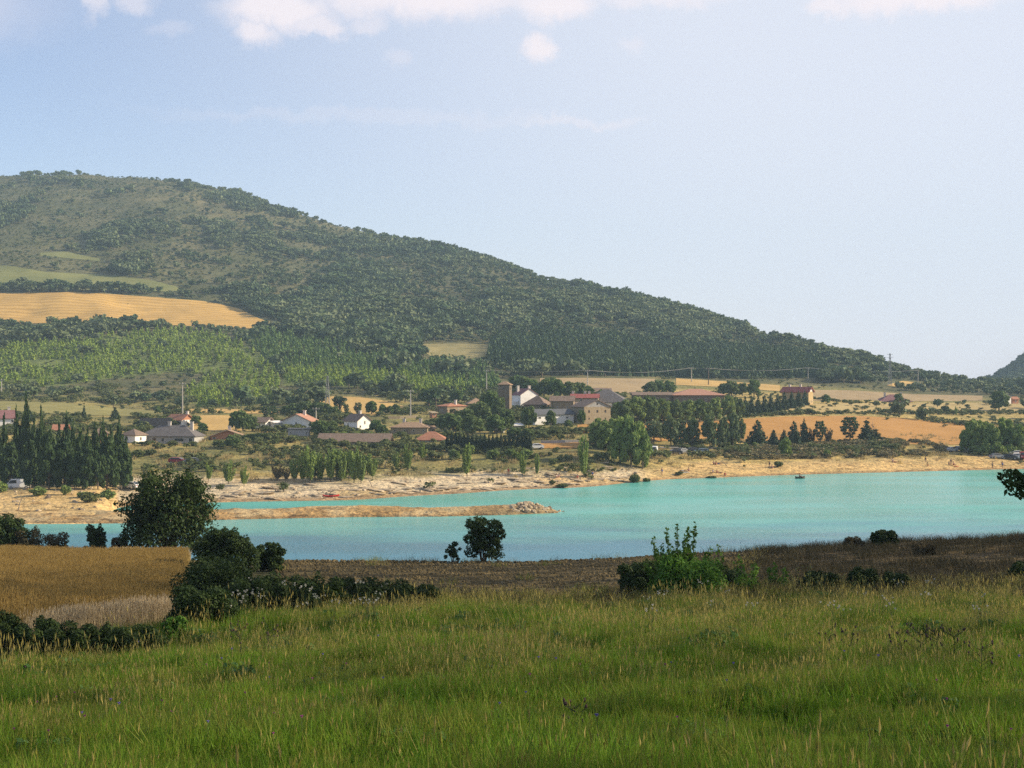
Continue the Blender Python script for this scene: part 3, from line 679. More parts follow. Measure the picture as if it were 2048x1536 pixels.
stand('light', [(588,964,48,28),(606,965,58,28),(620,967,70,38),(640,962,55,28),(661,964,62,34),(684,964,55,28),(708,968,76,34),(722,968,62,30),(745,958,44,30)], 'slender tree in the grove above the grey beach', 'trees of the grove above the grey beach')
stand('mid', [(630,960,52,34),(672,958,56,36),(698,958,52,34),(735,950,40,30)], 'bushy tree behind the slender grove above the grey beach', 'bushy trees behind the grove')
stand('light', [(815,944,52,26),(845,920,32,22),(792,940,36,22)], 'thin tree on the bank above the pale rocks', 'thin trees above the pale rocks')
stand('light', [(934,955,64,28),(1045,953,52,20),(1074,953,42,15),(1167,957,80,30)], 'single slender tree standing on the rocky shore', 'slender trees on the rocky shore')
stand('mid', [(1215,908,62,42),(1240,927,86,46),(1262,934,92,50),(1285,938,76,40),(1200,895,55,42),(1276,906,60,42),(1190,890,42,32),(1228,900,60,36),(1250,905,70,40)], 'bright leafy tree in the big clump beside the dune', 'trees of the big clump beside the dune')
stand('willow', [(1308,886,42,44),(1322,884,34,30)], 'grey green willow behind the white van', 'willows behind the white van')
stand('tall', [(1342,893,58,36),(1362,893,52,30),(1385,893,54,30),(1420,896,62,34),(1446,896,58,28),(1466,896,66,30),(1482,885,44,22)], 'upright tree along the lane beside the fallow field', 'upright trees along the lane')
stand('conifer', [(1515,892,52,46),(1547,892,32,28),(1568,892,32,26),(1588,890,48,34),(1608,888,50,28)], 'dark conifer in front of the orange fallow field', 'conifers in front of the fallow field')
stand('pine', [(1640,888,46,26),(1700,884,50,38)], 'layered pine in front of the orange fallow field', 'pines in front of the fallow field')
stand('dry', [(1625,888,32,24),(1657,888,34,30)], 'greyish thin tree between the conifers', 'thin trees between the conifers')
stand('conifer', [(1733,884,44,38),(1752,884,26,34)], 'dense dark conifer beside the layered pine', 'conifers beside the layered pine')
stand('bare', [(1746,882,38,24)], 'bare dead tree standing among the dark conifers')
stand('mid', [(1570,915,38,27)], 'bright green round tree below the dark conifers')
stand('lshrub', [(1655,915,22,18),(1627,917,14,18),(1510,895,16,16),(1490,896,14,14)], 'green bush on the scrubby bank below the conifers', 'bushes below the conifers')
stand('shrub', [(1557,934,16,22)], 'lone round shrub on the right beach')
stand('mid', [(1932,905,44,26),(1945,906,64,36),(1965,903,58,38),(1985,909,58,40),(2010,906,66,44),(2036,909,58,40),(2062,906,62,40)], 'leafy tree in the thicket behind the parked cars', 'thicket trees behind the parked cars')
stand('lshrub', [(1958,910,28,30),(1976,911,32,30),(1998,911,34,30),(2020,910,30,28)], 'yellow green bush at the foot of the thicket behind the cars', 'bushes at the foot of the thicket')
stand('broad', [(1998,822,38,40)], 'lone dark round tree on the pale pasture')
stand('broad', [(1797,806,18,20)], 'small tree in front of the low red roof')
stand('broad', [(1652,808,18,20)], 'small dark tree beside the red roofed tower house')
stand('light', [(1912,832,18,8)], 'tiny upright tree on the hedge line of the pasture')
stand('shrub', [(1843,829,14,22)], 'round dark bush on the pasture hedge line')
# in front of and behind the hall
stand('mid', [(1232,844,38,32),(1275,846,50,40),(1325,847,47,38),(1375,846,43,36),(1430,843,45,32),(1456,842,48,32)], 'leafy tree in the row screening the long hall', 'leafy trees screening the long hall')
stand('broad', [(1250,847,45,34),(1300,848,52,42),(1350,847,45,36),(1400,846,43,34),(1475,839,41,30),(1290,846,41,36),(1340,846,41,34),(1386,845,40,30),(1415,845,36,30)], 'dark leafy tree in the row screening the long hall', 'dark leafy trees screening the long hall')
stand('conifer', [(1490,834,42,20),(1503,832,40,20),(1516,830,40,20),(1529,828,38,20),(1542,825,38,20),(1556,822,36,20),(1569,820,36,20),(1583,817,34,20),(1597,814,32,20),(1610,811,30,18)], 'dark conifer in the sloping row before the tower house', 'conifers in the sloping row before the tower house')
stand('broad', [(1300,790,26,32),(1318,790,28,30),(1338,790,28,30)], 'dark round tree behind the pink roof end', 'dark round trees behind the pink roof end')
stand('broad', [(1445,792,24,22),(1463,793,30,34),(1485,792,24,24),(1508,795,34,28)], 'dark round tree between the hall and the tower house', 'dark trees between the hall and the tower house')
# village
stand('broad', [(972,832,44,34),(985,836,50,38),(998,842,46,30)], 'dark tree hiding the foot of the stone tower', 'dark trees at the foot of the stone tower')
stand('broad', [(892,862,34,40),(905,867,38,46),(930,862,42,52),(945,872,38,50),(960,852,46,48),(990,868,36,44),(1014,860,38,36),(1030,878,22,34),(1058,856,40,34),(1055,880,22,34)], 'leafy tree of the village garden behind the cypress row', 'garden trees behind the cypress row')
stand('broad', [(1102,857,33,25)], 'round tree standing before the white barn wall')
stand('broad', [(1136,857,16,20),(1163,850,28,18)], 'small tree between the white barn and the stone gable house', 'small trees between barn and stone gable house')
stand('broad', [(1135,820,26,18),(1205,800,20,26)], 'small tree among the village roofs', 'small trees among the village roofs')
stand('broad', [(918,806,24,24),(905,806,20,22)], 'small tree behind the orange stone house', 'small trees behind the orange stone house')
stand('broad', [(1036,778,26,40),(1065,794,34,40),(1088,797,38,40),(1112,798,38,38),(1138,797,32,34),(1160,795,28,30),(1050,786,30,36),(1100,786,30,36),(1178,792,20,22)], 'dark tree in the wood behind the village roofs', 'trees of the wood behind the village roofs')
stand('broad', [(472,862,36,32),(486,864,42,36),(504,862,28,28)], 'leafy tree beside the golden field', 'leafy trees beside the golden field')
stand('pine', [(532,837,26,22),(545,834,22,18)], 'dark tree behind the first white house', 'dark trees behind the first white house')
stand('broad', [(590,830,22,34),(612,830,26,34),(634,832,26,36),(650,834,26,30),(574,828,16,26),(668,836,22,26)], 'dark tree behind the white gabled house', 'dark trees behind the white gabled house')
stand('umbrella', [(680,829,38,38)], 'wide flat topped dark pine on the golden hump')
stand('pine', [(693,832,24,12),(716,830,25,19)], 'small layered pine on the golden hump', 'small pines on the golden hump')
stand('broad', [(743,829,25,27),(766,829,20,18),(780,829,16,18),(792,828,18,22)], 'small round tree along the edge of the golden hump', 'small round trees along the golden hump')
stand('broad', [(642,874,32,38),(660,872,28,36),(628,868,24,26),(752,868,26,28),(766,872,20,22)], 'garden tree between the two white houses', 'garden trees between the two white houses')
stand('lshrub', [(690,872,14,30),(712,872,15,30),(734,872,14,28)], 'bright garden bush in front of the white lit gable', 'garden bushes in front of the lit gable')
stand('conifer', [(849,866,18,9)], 'tiny dark conifer in front of the tan building')
stand('conifer', [(168,842,32,13)], 'single pointed conifer on the slope behind the poplars')
stand('broad', [(392,852,20,24),(405,866,18,24),(340,852,16,18),(328,850,14,16)], 'garden tree around the red roofed house', 'garden trees around the red roofed house')
stand('broad', [(315,828,14,16)], 'small dark tree on the grass strip')
stand('broad', [(465,897,26,32)], 'dark round bush tree on the dry slope below the hedge')
stand('conifer', [(230,838,24,22),(60,842,22,22),(140,858,26,26),(280,862,16,20)], 'dark tree on the slope above the poplar stand', 'dark trees above the poplar stand')
stand('cypress', [(895 + 8.25 * i, 903 + .2 * i - abs(i - 10) * .1, 41 - 6 * rnd.random() - (6 if i in (7, 14) else 0), 9.5 + 2 * rnd.random()) for i in range(21)], 'dark narrow cypress in the planted row', 'cypresses of the planted row')
stand('mid', [(909,919,18,26),(940,909,18,20),(987,918,17,26),(1021,916,17,22),(1053,918,17,30),(1036,921,15,24)], 'round green bush tree below the cypress row', 'bush trees below the cypress row')
stand('shrub', [(1100,912,11,12),(1270,967,24,28),(1293,966,14,18),(1125,976,11,30),(1104,970,14,14),(1358,950,9,22)], 'dark shrub on the rocky shore', 'shrubs on the rocky shore')
stand('shrub', [(1423,957,7,26)], 'low dark tuft standing in the shallow water')
# green belt under the houses
stand('shrub', [(x, y, h, w) for x, y, h, w in ((790,898,20,34),(815,902,22,34),(838,898,18,30),(860,903,22,36),(884,900,18,30),(770,892,18,28),(640,892,22,36),(660,896,24,34),(690,896,20,30),(720,898,22,32),(748,900,20,34),(905,905,18,28))], 'dark green bush in the belt below the long roof', 'bushes of the belt below the long roof')
stand('shrub', [(290,892,14,30),(318,898,16,30),(345,892,14,26),(300,910,16,34),(275,915,20,34),(330,918,14,30),(385,892,12,24)], 'bush on the slope below the grey roofed house', 'bushes below the grey roofed house')

# ---------------------------------------------------------------- scattered growth: one object each, instances of a few small plants
def scatter(name, pts, rot, scl, pick, protos, label=None):
    col = bpy.data.collections.new(name + ' sources')
    for o in protos: col.objects.link(o)
    me = bpy.data.meshes.new(name); n = len(pts)
    me.vertices.add(n); me.vertices.foreach_set('co', np.asarray(pts, np.float32).ravel())
    for nm, ty, key, a in (('rot', 'FLOAT_VECTOR', 'vector', rot), ('scl', 'FLOAT_VECTOR', 'vector', scl), ('pick', 'INT', 'value', pick)):
        at = me.attributes.new(nm, ty, 'POINT'); at.data.foreach_set(key, np.asarray(a, np.int32 if ty == 'INT' else np.float32).ravel())
    o = link(name, me)
    ng = bpy.data.node_groups.new(name, 'GeometryNodeTree')
    ng.interface.new_socket('Geometry', in_out='INPUT', socket_type='NodeSocketGeometry'); ng.interface.new_socket('Geometry', in_out='OUTPUT', socket_type='NodeSocketGeometry')
    N, L = ng.nodes, ng.links
    gi, go = N.new('NodeGroupInput'), N.new('NodeGroupOutput')
    ci = N.new('GeometryNodeCollectionInfo'); ci.inputs['Collection'].default_value = col; ci.inputs['Separate Children'].default_value = True; ci.inputs['Reset Children'].default_value = True
    ip = N.new('GeometryNodeInstanceOnPoints'); ip.inputs['Pick Instance'].default_value = True
    L.new(gi.outputs[0], ip.inputs['Points']); L.new(ci.outputs[0], ip.inputs['Instance'])
    for nm, ty, sock in (('pick', 'INT', 'Instance Index'), ('rot', 'FLOAT_VECTOR', 'Rotation'), ('scl', 'FLOAT_VECTOR', 'Scale')):
        na = N.new('GeometryNodeInputNamedAttribute'); na.data_type = ty; na.inputs['Name'].default_value = nm
        L.new([s for s in na.outputs if s.enabled and s.name == 'Attribute'][0], ip.inputs[sock])
    L.new(ip.outputs[0], go.inputs[0])
    md = o.modifiers.new('scatter', 'NODES'); md.node_group = ng
    return tag(o, label, None, None, 'stuff')
def source(name, me): return bpy.data.objects.new(name, me)

# hill plants (1 m wide and high)
def h_oak(g, n=120, mat=L_HILL):
    lob = [(0,0,.55,.36,.36,.32)]
    for i in range(6):
        a = i*1.05 + g.random(); s = .19 + .07*g.random(); lob.append((math.cos(a)*.27, math.sin(a)*.27, .42 + .34*g.random(), s, s, s*.85))
    V, Fc, t = leaves(g, lob, n, .22, up=.4, elong=1.25)
    mb = MB().tube([(0,0,-.3),(0,0,.5)], [.05,.03], 4)
    b = len(V); V = np.concatenate([V, np.array(mb.v)]); Fc = np.concatenate([Fc, np.array([f for f in mb.f if len(f) == 4]) + b]); t = np.concatenate([t, np.zeros(len(Fc) - len(t))])
    mi = np.zeros(len(Fc), int); mi[n:] = 1
    return np_mesh('hill_tree', V, Fc, [mat, BARK], tint=t, matidx=mi)
def h_cone(g, mat, n=90, fat=.45):
    lob = [(0,0,z, fat*(1.04-z)*(.8+.3*g.random()), fat*(1.04-z)*(.8+.3*g.random()), .14) for z in np.linspace(.12,.92,6)]
    V, Fc, t = leaves(g, lob, n, .2, up=.5, elong=1.5)
    return np_mesh('hill_tree', V, Fc, mat, tint=t)
G0 = np.random.default_rng(3)
OAKM = [h_oak(G0) for _ in range(4)] + [h_oak(G0, 130, L_HILL2) for _ in range(2)]; MIDM = [h_cone(G0, L_MID, 85, .5) for _ in range(3)]; SAPM = [h_cone(G0, L_SAP, 80, .5) for _ in range(3)]; DPINM = [h_cone(G0, L_PINE, 100, .42) for _ in range(3)]; BUSHM = [h_oak(G0, 70, L_SHRUB) for _ in range(3)]

FIELDS = [[(-90,650),(0,651),(200,648),(400,656),(520,661),(590,662),(585,652),(520,635),(480,615),(420,601),(300,590),(150,585),(0,587),(-90,590)],
          [(-90,573),(0,574),(100,577),(200,580),(374,583),(372,577),(300,557),(200,547),(90,541),(20,529),(-90,527)],
          [(78,514),(130,518),(202,525),(202,516),(130,501),(78,504)], [(241,532),(270,535),(294,539),(294,533),(270,527),(241,522)],
          [(840,704),(860,714),(900,721),(980,718),(980,688),(900,684),(840,686)], [(626,806),(690,829),(740,835),(812,824),(812,810),(770,800),(720,792),(665,790)],
          [(1060,768),(1150,779),(1230,792),(1320,788),(1320,754),(1230,754),(1150,753),(1060,755)], [(1345,774),(1450,778),(1568,787),(1568,768),(1450,760),(1345,754)],
          [(1590,806),(1700,803),(1830,806),(1972,805),(1972,790),(1830,786),(1700,778),(1590,777)], [(1770,776),(1855,774),(1855,764),(1805,759),(1770,766)]]
DARKP = [(978,690),(1010,680),(1085,671),(1250,690),(1400,700),(1550,710),(1640,730),(1660,756),(1500,758),(1200,752),(1060,742),(978,736)]
def hill_growth():
    g = np.random.default_rng(17)
    sp = 4.9
    xs = np.arange(-800, 900, sp); ys = np.arange(505, 1760, sp)
    X, Y = np.meshgrid(xs, ys); X = X + (g.random(X.shape) - .5) * sp * .95; Y = Y + (g.random(Y.shape) - .5) * sp * .95
    X, Y = X.ravel(), Y.ravel(); P = CX + F * X / Y
    k = (P > -140) & (P < 2190); X, Y, P = X[k], Y[k], P[k]
    Z = far_z(X, Y); RW = row_of(X, Y, Z)
    # leave out what the crest hides
    z2 = np.max([row_of(X * q, Y * q, far_z(X * q, Y * q)) - RW for q in (.9, .94, .97)], 0) if False else np.min([row_of(X*q, Y*q, far_z(X*q, Y*q)) for q in (.9,.94,.97,.985)], 0)
    k = z2 > RW - 4; X, Y, Z, P, RW = X[k], Y[k], Z[k], P[k], RW[k]
    inf = np.zeros(len(X), bool)
    for f in FIELDS: inf |= in_poly(P, RW, f)
    pa, pb, dp = in_poly(P, RW, PLANT_A), in_poly(P, RW, PLANT_B), in_poly(P, RW, DARKP)
    pcc = in_poly(P, RW, PLANT_C) & (g.random(len(X)) < .85)
    n1, n2 = fbm(X / 55, Y / 90, 81), fbm(X / 18, Y / 26, 82)
    dens = np.full(len(X), .62)
    dens = np.where((RW < 560) & (P < 760), .22 + .75 * sstep(.47, .60, n1 * .7 + n2 * .3), dens)            # open upper slope
    dens = np.where((RW < 420) & (P < 330), .04 + .30 * sstep(.5, .62, n1*.5 + n2*.5), dens)
    mid = (RW >= 480) & (P > 360) & (RW < 720)
    dens = np.where(mid, .22 + .70 * sstep(.38, .56, n1 * .55 + n2 * .45), dens)
    dens = np.where((P > 700) & (RW < 690), .30 + .62 * sstep(.34, .52, n1 * .55 + n2 * .45), dens)
    low = (RW > 740) & (P < 620) & ~pa
    dens = np.where(low, .04 + .38 * sstep(.50, .64, n2), dens)
    dens = np.where((RW > 655) & (RW < 690) & (P < 420), .7, dens)
    dens = np.where((RW > 757) & (P > 1000), .008 + .05 * sstep(.55, .65, n2) * (P > 1700), dens)
    dens = np.where((RW > 778) & (P < 1000), .04 + .35 * sstep(.53, .65, n2), dens)
    dens = np.where((P > 1640) & (RW < 768), .85, dens)
    dens = np.where((P > 1880) & (RW < 792) & (RW >= 766), .75, dens)
    dens = np.where((P > 1790) & (RW < 786) & (RW > 772), .6, dens)
    gap = np.interp(P, [0,150,300,420], [581,580,589,596]); dens = np.where((P < 400) & (np.abs(RW - gap) < 4), .95, dens)
    keep = (g.random(len(X)) < dens) & ~inf & ~(pa & (g.random(len(X)) < .93)) & ~pb & ~pcc & ~dp
    sh = 1 - .45 * ((n2 < .5) & (RW < 560) & (P < 700))
    sz = (2.2 + 4.0 * g.random(len(X)) ** 2.2 + 3.6 * sstep(.50, .57, n1)) * sh * np.where(low, .65, 1)
    top = (P < 300) & (RW < 362); sz = np.where(top, sz * .8, sz)
    fine = (g.random(len(X)) < np.where(RW < 760, .5, .2)) & ~keep & ~inf & ~dp
    out0 = (np.stack([X[fine], Y[fine], Z[fine] - .05], 1), .7 + 1.3 * g.random(fine.sum()) ** 1.5)
    def pack(m, s): return np.stack([X[m], Y[m], Z[m] - .1], 1), s[m]
    out = {'oak': pack(keep, sz), 'fine': out0}
    # plantations: planted in rows
    def rows(poly, spx, spy, ang, jit):
        a = np.arange(-420, 420, spx); b = np.arange(-420, 420, spy)
        A, B = np.meshgrid(a, b); A, B = A.ravel() + g.normal(0, jit, A.size), B.ravel() + g.normal(0, jit, A.size)
        cx = (np.mean([p for p, r in poly]) - CX) / F * 680; c, s_ = math.cos(ang), math.sin(ang)
        x, y = cx + A * c - B * s_, 690 + A * s_ + B * c
        k = (y > 505) & (y < 1000); x, y = x[k], y[k]; z = far_z(x, y); p = CX + F * x / y; r = row_of(x, y, z)
        k = in_poly(p, r, poly); return np.stack([x[k], y[k], z[k] - .1], 1)
    a = rows(PLANT_A, 3.6, 4.6, .12, .35); k = (fbm(a[:,0]/14, a[:,1]/20, 85) > .36) & (g.random(len(a)) > .1); a = a[k]
    b = rows(PLANT_B, 3.6, 4.6, -.2, .4); k = (fbm(b[:,0]/12, b[:,1]/16, 86) > .36); b = b[k]
    s = np.concatenate([a, b]); out['sap'] = (s, 2.9 + 1.6 * g.random(len(s)))
    c_ = rows(PLANT_C, 3.8, 4.4, -.1, .6); k = (fbm(c_[:,0]/13, c_[:,1]/18, 87) > .34); c_ = c_[k]; out['mid'] = (c_, 3.0 + 2.2 * g.random(len(c_)))
    d = rows(DARKP, 3.4, 3.9, .05, .5); out['pine'] = (d, 6.5 + 2.5 * g.random(len(d)))
    return out
HG = hill_growth()
def split_individuals(key, meshes, n, fat, tall, name, cat, label_of, group, stuff_name, stuff_label, extra=None):
    P, s = HG[key]; vis = (CX + F * P[:,0] / P[:,1] > 4) & (CX + F * P[:,0] / P[:,1] < 2044)
    score = s / P[:,1] * vis
    if extra is not None: score = score + extra(P) * vis
    o = np.argsort(-score); ind, rest = o[:n], o[n:]
    g = np.random.default_rng(5)
    def choose(Q):
        if len(meshes) < 6: return g.integers(0, len(meshes), len(Q))
        v = sstep(.47, .58, fbm(Q[:,0]/38, Q[:,1]/60, 99)); return np.where(g.random(len(Q)) < .08 + .75*v, 4 + g.integers(0, 2, len(Q)), g.integers(0, 4, len(Q)))
    ci = choose(P[ind])
    for j_, i in enumerate(ind):
        ob = link(name, meshes[ci[j_]]); ob.location = P[i]; ob.rotation_euler = (0, 0, g.random() * 6.28)
        w = s[i] * fat * (.85 + .3 * g.random()); ob.scale = (w, w, s[i] * tall)
        tag(ob, label_of(P[i]), cat, group)
    m = len(rest); sc = np.stack([s[rest] * fat * (.85 + .3 * g.random(m))] * 2 + [s[rest] * tall], 1)
    rt = np.zeros((m, 3)); rt[:, 2] = g.random(m) * 6.28
    scatter(stuff_name, P[rest], rt, sc, choose(P[rest]), [source(name + f'_{k}', me) for k, me in enumerate(meshes)], stuff_label)
def sky_tree(P):
    p = CX + F * P[:,0] / P[:,1]; r = row_of(P[:,0], P[:,1], P[:,2]); sk = np.interp(p, [0,245,430,700,900,1150,1350,1600,1800,1950], [358,357,379,460,508,580,624,690,744,764])
    return np.where((r < sk + 9) & (P[:,1] > 880), .006, 0)
def oak_label(p):
    px = CX + F * p[0] / p[1]; r = row_of(*p)
    if p[1] > 880 and r < np.interp(px, [0,245,430,700,900,1150,1350,1600,1800,1950], [358,357,379,460,508,580,624,690,744,764]) + 9:
        for lim, t in ((250, 'small dark tree on the bare hilltop against the sky'), (520, 'small dark tree on the shoulder of the hilltop against the sky'), (760, 'dark tree on the ridge line above the middle of the hill'), (1000, 'dark tree on the ridge line above the bell tower'),
                       (1250, 'dark tree on the ridge line above the dark pine plantation'), (1500, 'dark tree on the ridge line above the pink roofed hall'), (1720, 'dark tree on the ridge line above the tower house')):
            if px < lim: return t
        return 'dark tree at the low end of the ridge line by the tall pylon'
    if r > 740: return ('dark round tree at the hill foot above the poplar stand' if px < 330 else 'dark round tree at the hill foot above the white houses' if px < 900 else 'dark round tree at the wood edge behind the tan fields' if px < 1650 else 'dark round tree on the low land near the saddle')
    if px < 640 and r < 690: return 'dark round oak near the fields on the hillside'
    return 'dark round oak in the wood covering the middle of the hill'
split_individuals('oak', OAKM, 300, 1.05, .95, 'hill_tree', 'tree', oak_label, 'oaks scattered over the hill', 'hillside_woodland', 'dark oak wood and scrub covering the hill', sky_tree)
split_individuals('sap', SAPM, 200, .72, 1.0, 'plantation_sapling', 'sapling', lambda p: 'bright green sapling in the planted rows under the stubble field' if p[0] < -150 else 'bright green sapling in the planted strip above the village', 'saplings of the young plantation', 'sapling_plantation', 'rows of bright green saplings on the lower hill')
split_individuals('mid', MIDM, 150, .7, 1.0, 'young_pine', 'pine', lambda p: 'young green pine on the slope above the white houses', 'young pines of the middle slope', 'young_pine_slope', 'young green pines covering the middle slope')
split_individuals('pine', DPINM, 150, .55, 1.0, 'plantation_pine', 'pine', lambda p: 'dark pine along the lower edge of the dense plantation', 'pines of the dark plantation', 'pine_plantation', 'dense dark pine plantation above the village')

def hill_scrub():
    g = np.random.default_rng(9); P, s = HG['fine']; n = len(P); rt = np.zeros((n, 3)); rt[:, 2] = g.random(n) * 6.28
    scatter('hillside_scrub', P, rt, np.stack([s * 1.7, s * 1.7, s], 1), g.integers(0, 3, n), [source(f'hill_bush_{i}', m) for i, m in enumerate(BUSHM)], 'small low scrub dotted between the hill trees')
hill_scrub()

# low scrub and dry tussocks on the banks
def bank_scrub():
    g = np.random.default_rng(23); n = 60000
    Y = 275 + 330 * g.random(n); P = -120 + 2300 * g.random(n); X = (P - CX) / F * Y; Z = far_z(X, Y); RW = row_of(X, Y, Z)
    inf = np.zeros(n, bool)
    for f in FIELDS + [[(380,862),(380,830),(486,830),(486,864)], [(-90,826),(100,828),(330,836),(330,822),(120,804),(-90,800)], [(1285,885),(1936,893),(1936,848),(1800,834),(1560,832),(1285,846)],
                       [(1486,834),(1650,827),(2150,824),(2150,805),(1630,805),(1560,812)], [(1070,899),(1170,899),(1170,885),(1070,885)]]: inf |= in_poly(P, RW, f)
    nz, nb = fbm(X / 9, Y / 12, 91), fbm(X / 30, Y / 40, 92)
    d = .05 + .55 * sstep(.5, .62, nz); d = np.where((P > 300) & (P < 800) & (RW > 866), .02 + .22 * sstep(.52, .64, nz), d); d = np.where((Y > 470) & (P > 1250), d * .12, d)
    d *= sstep(2.2, 4.5, Z)
    beach = (Z < 3) & (P > 235) & (P < 1280); d = np.where(beach, .012 * sstep(.5, .6, nz), d)
    bankr = (P > 9999) & (P < 1900) & (RW > 882) & (RW < 920); d = np.where(bankr, .75 * sstep(.36, .5, nz) * sstep(905 + 12, 897, RW), d)
    d = np.where((P > 780) & (P < 1230) & (RW > 888) & (RW < 945), d * .8 + .55 * sstep(.42, .54, nz), d)
    d = np.where((P > 1290) & (RW > 918), .006, d)
    hedge = np.zeros(n)
    for pts, th in (([(1480,835),(1560,829.5),(1650,827.5),(1800,826.5),(1900,828),(2150,826)], 2.2), ([(1830,837),(1900,846),(1960,852),(2150,848)], 4), ([(1560,790),(1700,806),(1850,806),(2000,806)], 1.5),
                    ([(1350,776),(1450,778),(1600,787)], 1.5), ([(1560,783),(1720,790)], 2), ([(1860,822),(1940,828),(2000,826),(2150,820)], 3)):
        yy = np.interp(P, *zip(*pts)); ok = (P > pts[0][0]) & (P < pts[-1][0]); hedge = np.maximum(hedge, ok * (np.abs(RW - yy) < th))
    k = ((g.random(n) < d) & ~inf & (Z > .35)) | ((hedge > 0) & (g.random(n) < .9))
    X, Y, Z = X[k], Y[k], Z[k]; n = len(X); s = .5 + 1.1 * g.random(n) ** 2 + .8 * (nz[k] > .6)
    rt = np.zeros((n, 3)); rt[:, 2] = g.random(n) * 6.28
    scatter('bank_scrub', np.stack([X, Y, Z - .08], 1), rt, np.stack([s * 1.4, s * 1.4, s], 1), g.integers(0, 3, n), [source(f'bank_bush_{i}', m) for i, m in enumerate(BUSHM)], 'low scrub on the banks and hedge lines below the village')
bank_scrub()
def brown_bank():
    g = np.random.default_rng(37); n = 9000; poly = [(1415,908),(1500,895),(1600,893),(1660,885),(1760,880),(1862,886),(1898,900),(1885,912),(1700,917),(1500,920),(1400,917)]
    Y = 370 + 80 * g.random(n); P = 1370 + 540 * g.random(n); X = (P - CX) / F * Y; Z = far_z(X, Y); RW = row_of(X, Y, Z)
    k = in_poly(P, RW, poly) & (fbm(X / 5, Y / 6, 97) > .40) & (g.random(n) < .7); X, Y, Z = X[k], Y[k], Z[k]; n = len(X); s = .5 + 1.0 * g.random(n) ** 1.6; rt = np.zeros((n, 3)); rt[:, 2] = g.random(n) * 6.28
    dm = [h_oak(g, 80, L_BROWN) for _ in range(3)]
    scatter('bank_brush', np.stack([X, Y, Z - .08], 1), rt, np.stack([s * 1.5, s * 1.5, s * 1.1], 1), g.integers(0, 6, n), [source(f'brush_{i}', m) for i, m in enumerate(dm + [BUSHM[0], h_oak(g, 80, L_BROWN), h_oak(g, 70, L_STRAWB)])], 'brown and olive brush covering the bank above the right beach')
L_BROWN = leafmat('brown brush', (.19,.155,.07), (.26,.21,.10), (.15,.145,.06), trans=.15)
L_STRAWB = leafmat('straw brush', (.27,.22,.10), (.36,.29,.14), (.2,.17,.08), trans=.2)
brown_bank()
def straw_tuft(g, n, h, mat, spread=.5):
    a = g.random(n) * 6.28; r = spread * np.sqrt(g.random(n)); hh = h * (.5 + .6 * g.random(n)); w = .05 * h
    bx, by = np.cos(a)*r, np.sin(a)*r; tx, ty = bx + g.normal(0,.25*h,n), by + g.normal(0,.25*h,n); q = g.random(n)*6.28
    V = np.stack([np.stack([bx - np.cos(q)*w, by - np.sin(q)*w, np.zeros(n) - .05], 1), np.stack([bx + np.cos(q)*w, by + np.sin(q)*w, np.zeros(n) - .05], 1), np.stack([tx, ty, hh], 1)], 1).reshape(-1, 3)
    return np_mesh('straw_tuft', V, np.arange(3*n).reshape(-1, 3), mat, tint=g.random(n))
L_STRAW = leafmat('dry straw', (.34,.27,.12), (.46,.37,.18), (.28,.22,.10), trans=.3)
def dry_grass():
    g = np.random.default_rng(29); n = 26000
    Y = 285 + 200 * g.random(n); P = -120 + 2300 * g.random(n); X = (P - CX) / F * Y; Z = far_z(X, Y); RW = row_of(X, Y, Z)
    nz = fbm(X / 8, Y / 11, 95)
    d = .28 * sstep(.45, .6, nz) * sstep(1.5, 2.6, Z) * (RW > 868)
    k = g.random(n) < d; X, Y, Z = X[k], Y[k], Z[k]; n = len(X)
    rt = np.zeros((n, 3)); rt[:, 2] = g.random(n) * 6.28; s = .6 + .7 * g.random(n)
    ms = [straw_tuft(g, 26, 1.0, L_STRAW, .7) for _ in range(3)]
    scatter('dry_grass', np.stack([X, Y, Z], 1), rt, np.stack([s*1.3, s*1.3, s], 1), g.integers(0, 3, n), [source(f'straw_tuft_{i}', m) for i, m in enumerate(ms)], 'tufts of dry yellow grass on the bank')
dry_grass()
# ---------------------------------------------------------------- buildings
W_WHITE = plain('white render', (.80,.78,.74), (.70,.68,.64), .8, bump=.15)
W_GREY  = plain('grey render', (.36,.35,.34), (.28,.27,.26), .8, bump=.15)
W_STONE = plain('brown stone wall', (.30,.23,.15), (.19,.145,.10), 2.2, bump=.8, bscale=5)
W_PSTONE= plain('pale stone wall', (.36,.29,.19), (.26,.205,.135), 2.2, bump=.7, bscale=5)
W_OCHRE = plain('ochre stone wall', (.46,.34,.17), (.36,.26,.13), 2, bump=.5, bscale=5)
W_BRICK = plain('orange brick wall', (.42,.20,.11), (.32,.15,.09), 2, bump=.4)
W_TOWER = plain('weathered tower stone', (.205,.16,.115), (.14,.11,.08), 2.2, bump=.8, bscale=5)
W_DARK  = plain('dark stone wall', (.17,.13,.10), (.11,.09,.07), 2.2, bump=.8, bscale=5)
def roofmat(name, a, b): return plain(name, a, b, 1.3, bump=.9, bscale=4, rough=.9)
R_RED   = roofmat('red roof tiles', (.33,.10,.085), (.24,.075,.065))
R_ORANGE= roofmat('orange roof tiles', (.38,.18,.11), (.29,.135,.085))
R_BROWN = roofmat('brown roof tiles', (.23,.165,.125), (.155,.115,.09))
R_GREY  = roofmat('grey roof sheets', (.15,.135,.13), (.10,.092,.09))
R_SLATE = roofmat('blue grey roof sheets', (.12,.125,.135), (.085,.09,.10))
R_PINK  = roofmat('pinkish roof tiles', (.42,.23,.155), (.33,.17,.12))
R_TAN   = roofmat('tan roof tiles', (.34,.23,.145), (.25,.17,.11))
R_MAUVE = roofmat('mauve roof tiles', (.24,.12,.12), (.18,.09,.09))
R_BLACK = roofmat('black roof sheets', (.028,.028,.032), (.02,.02,.023))
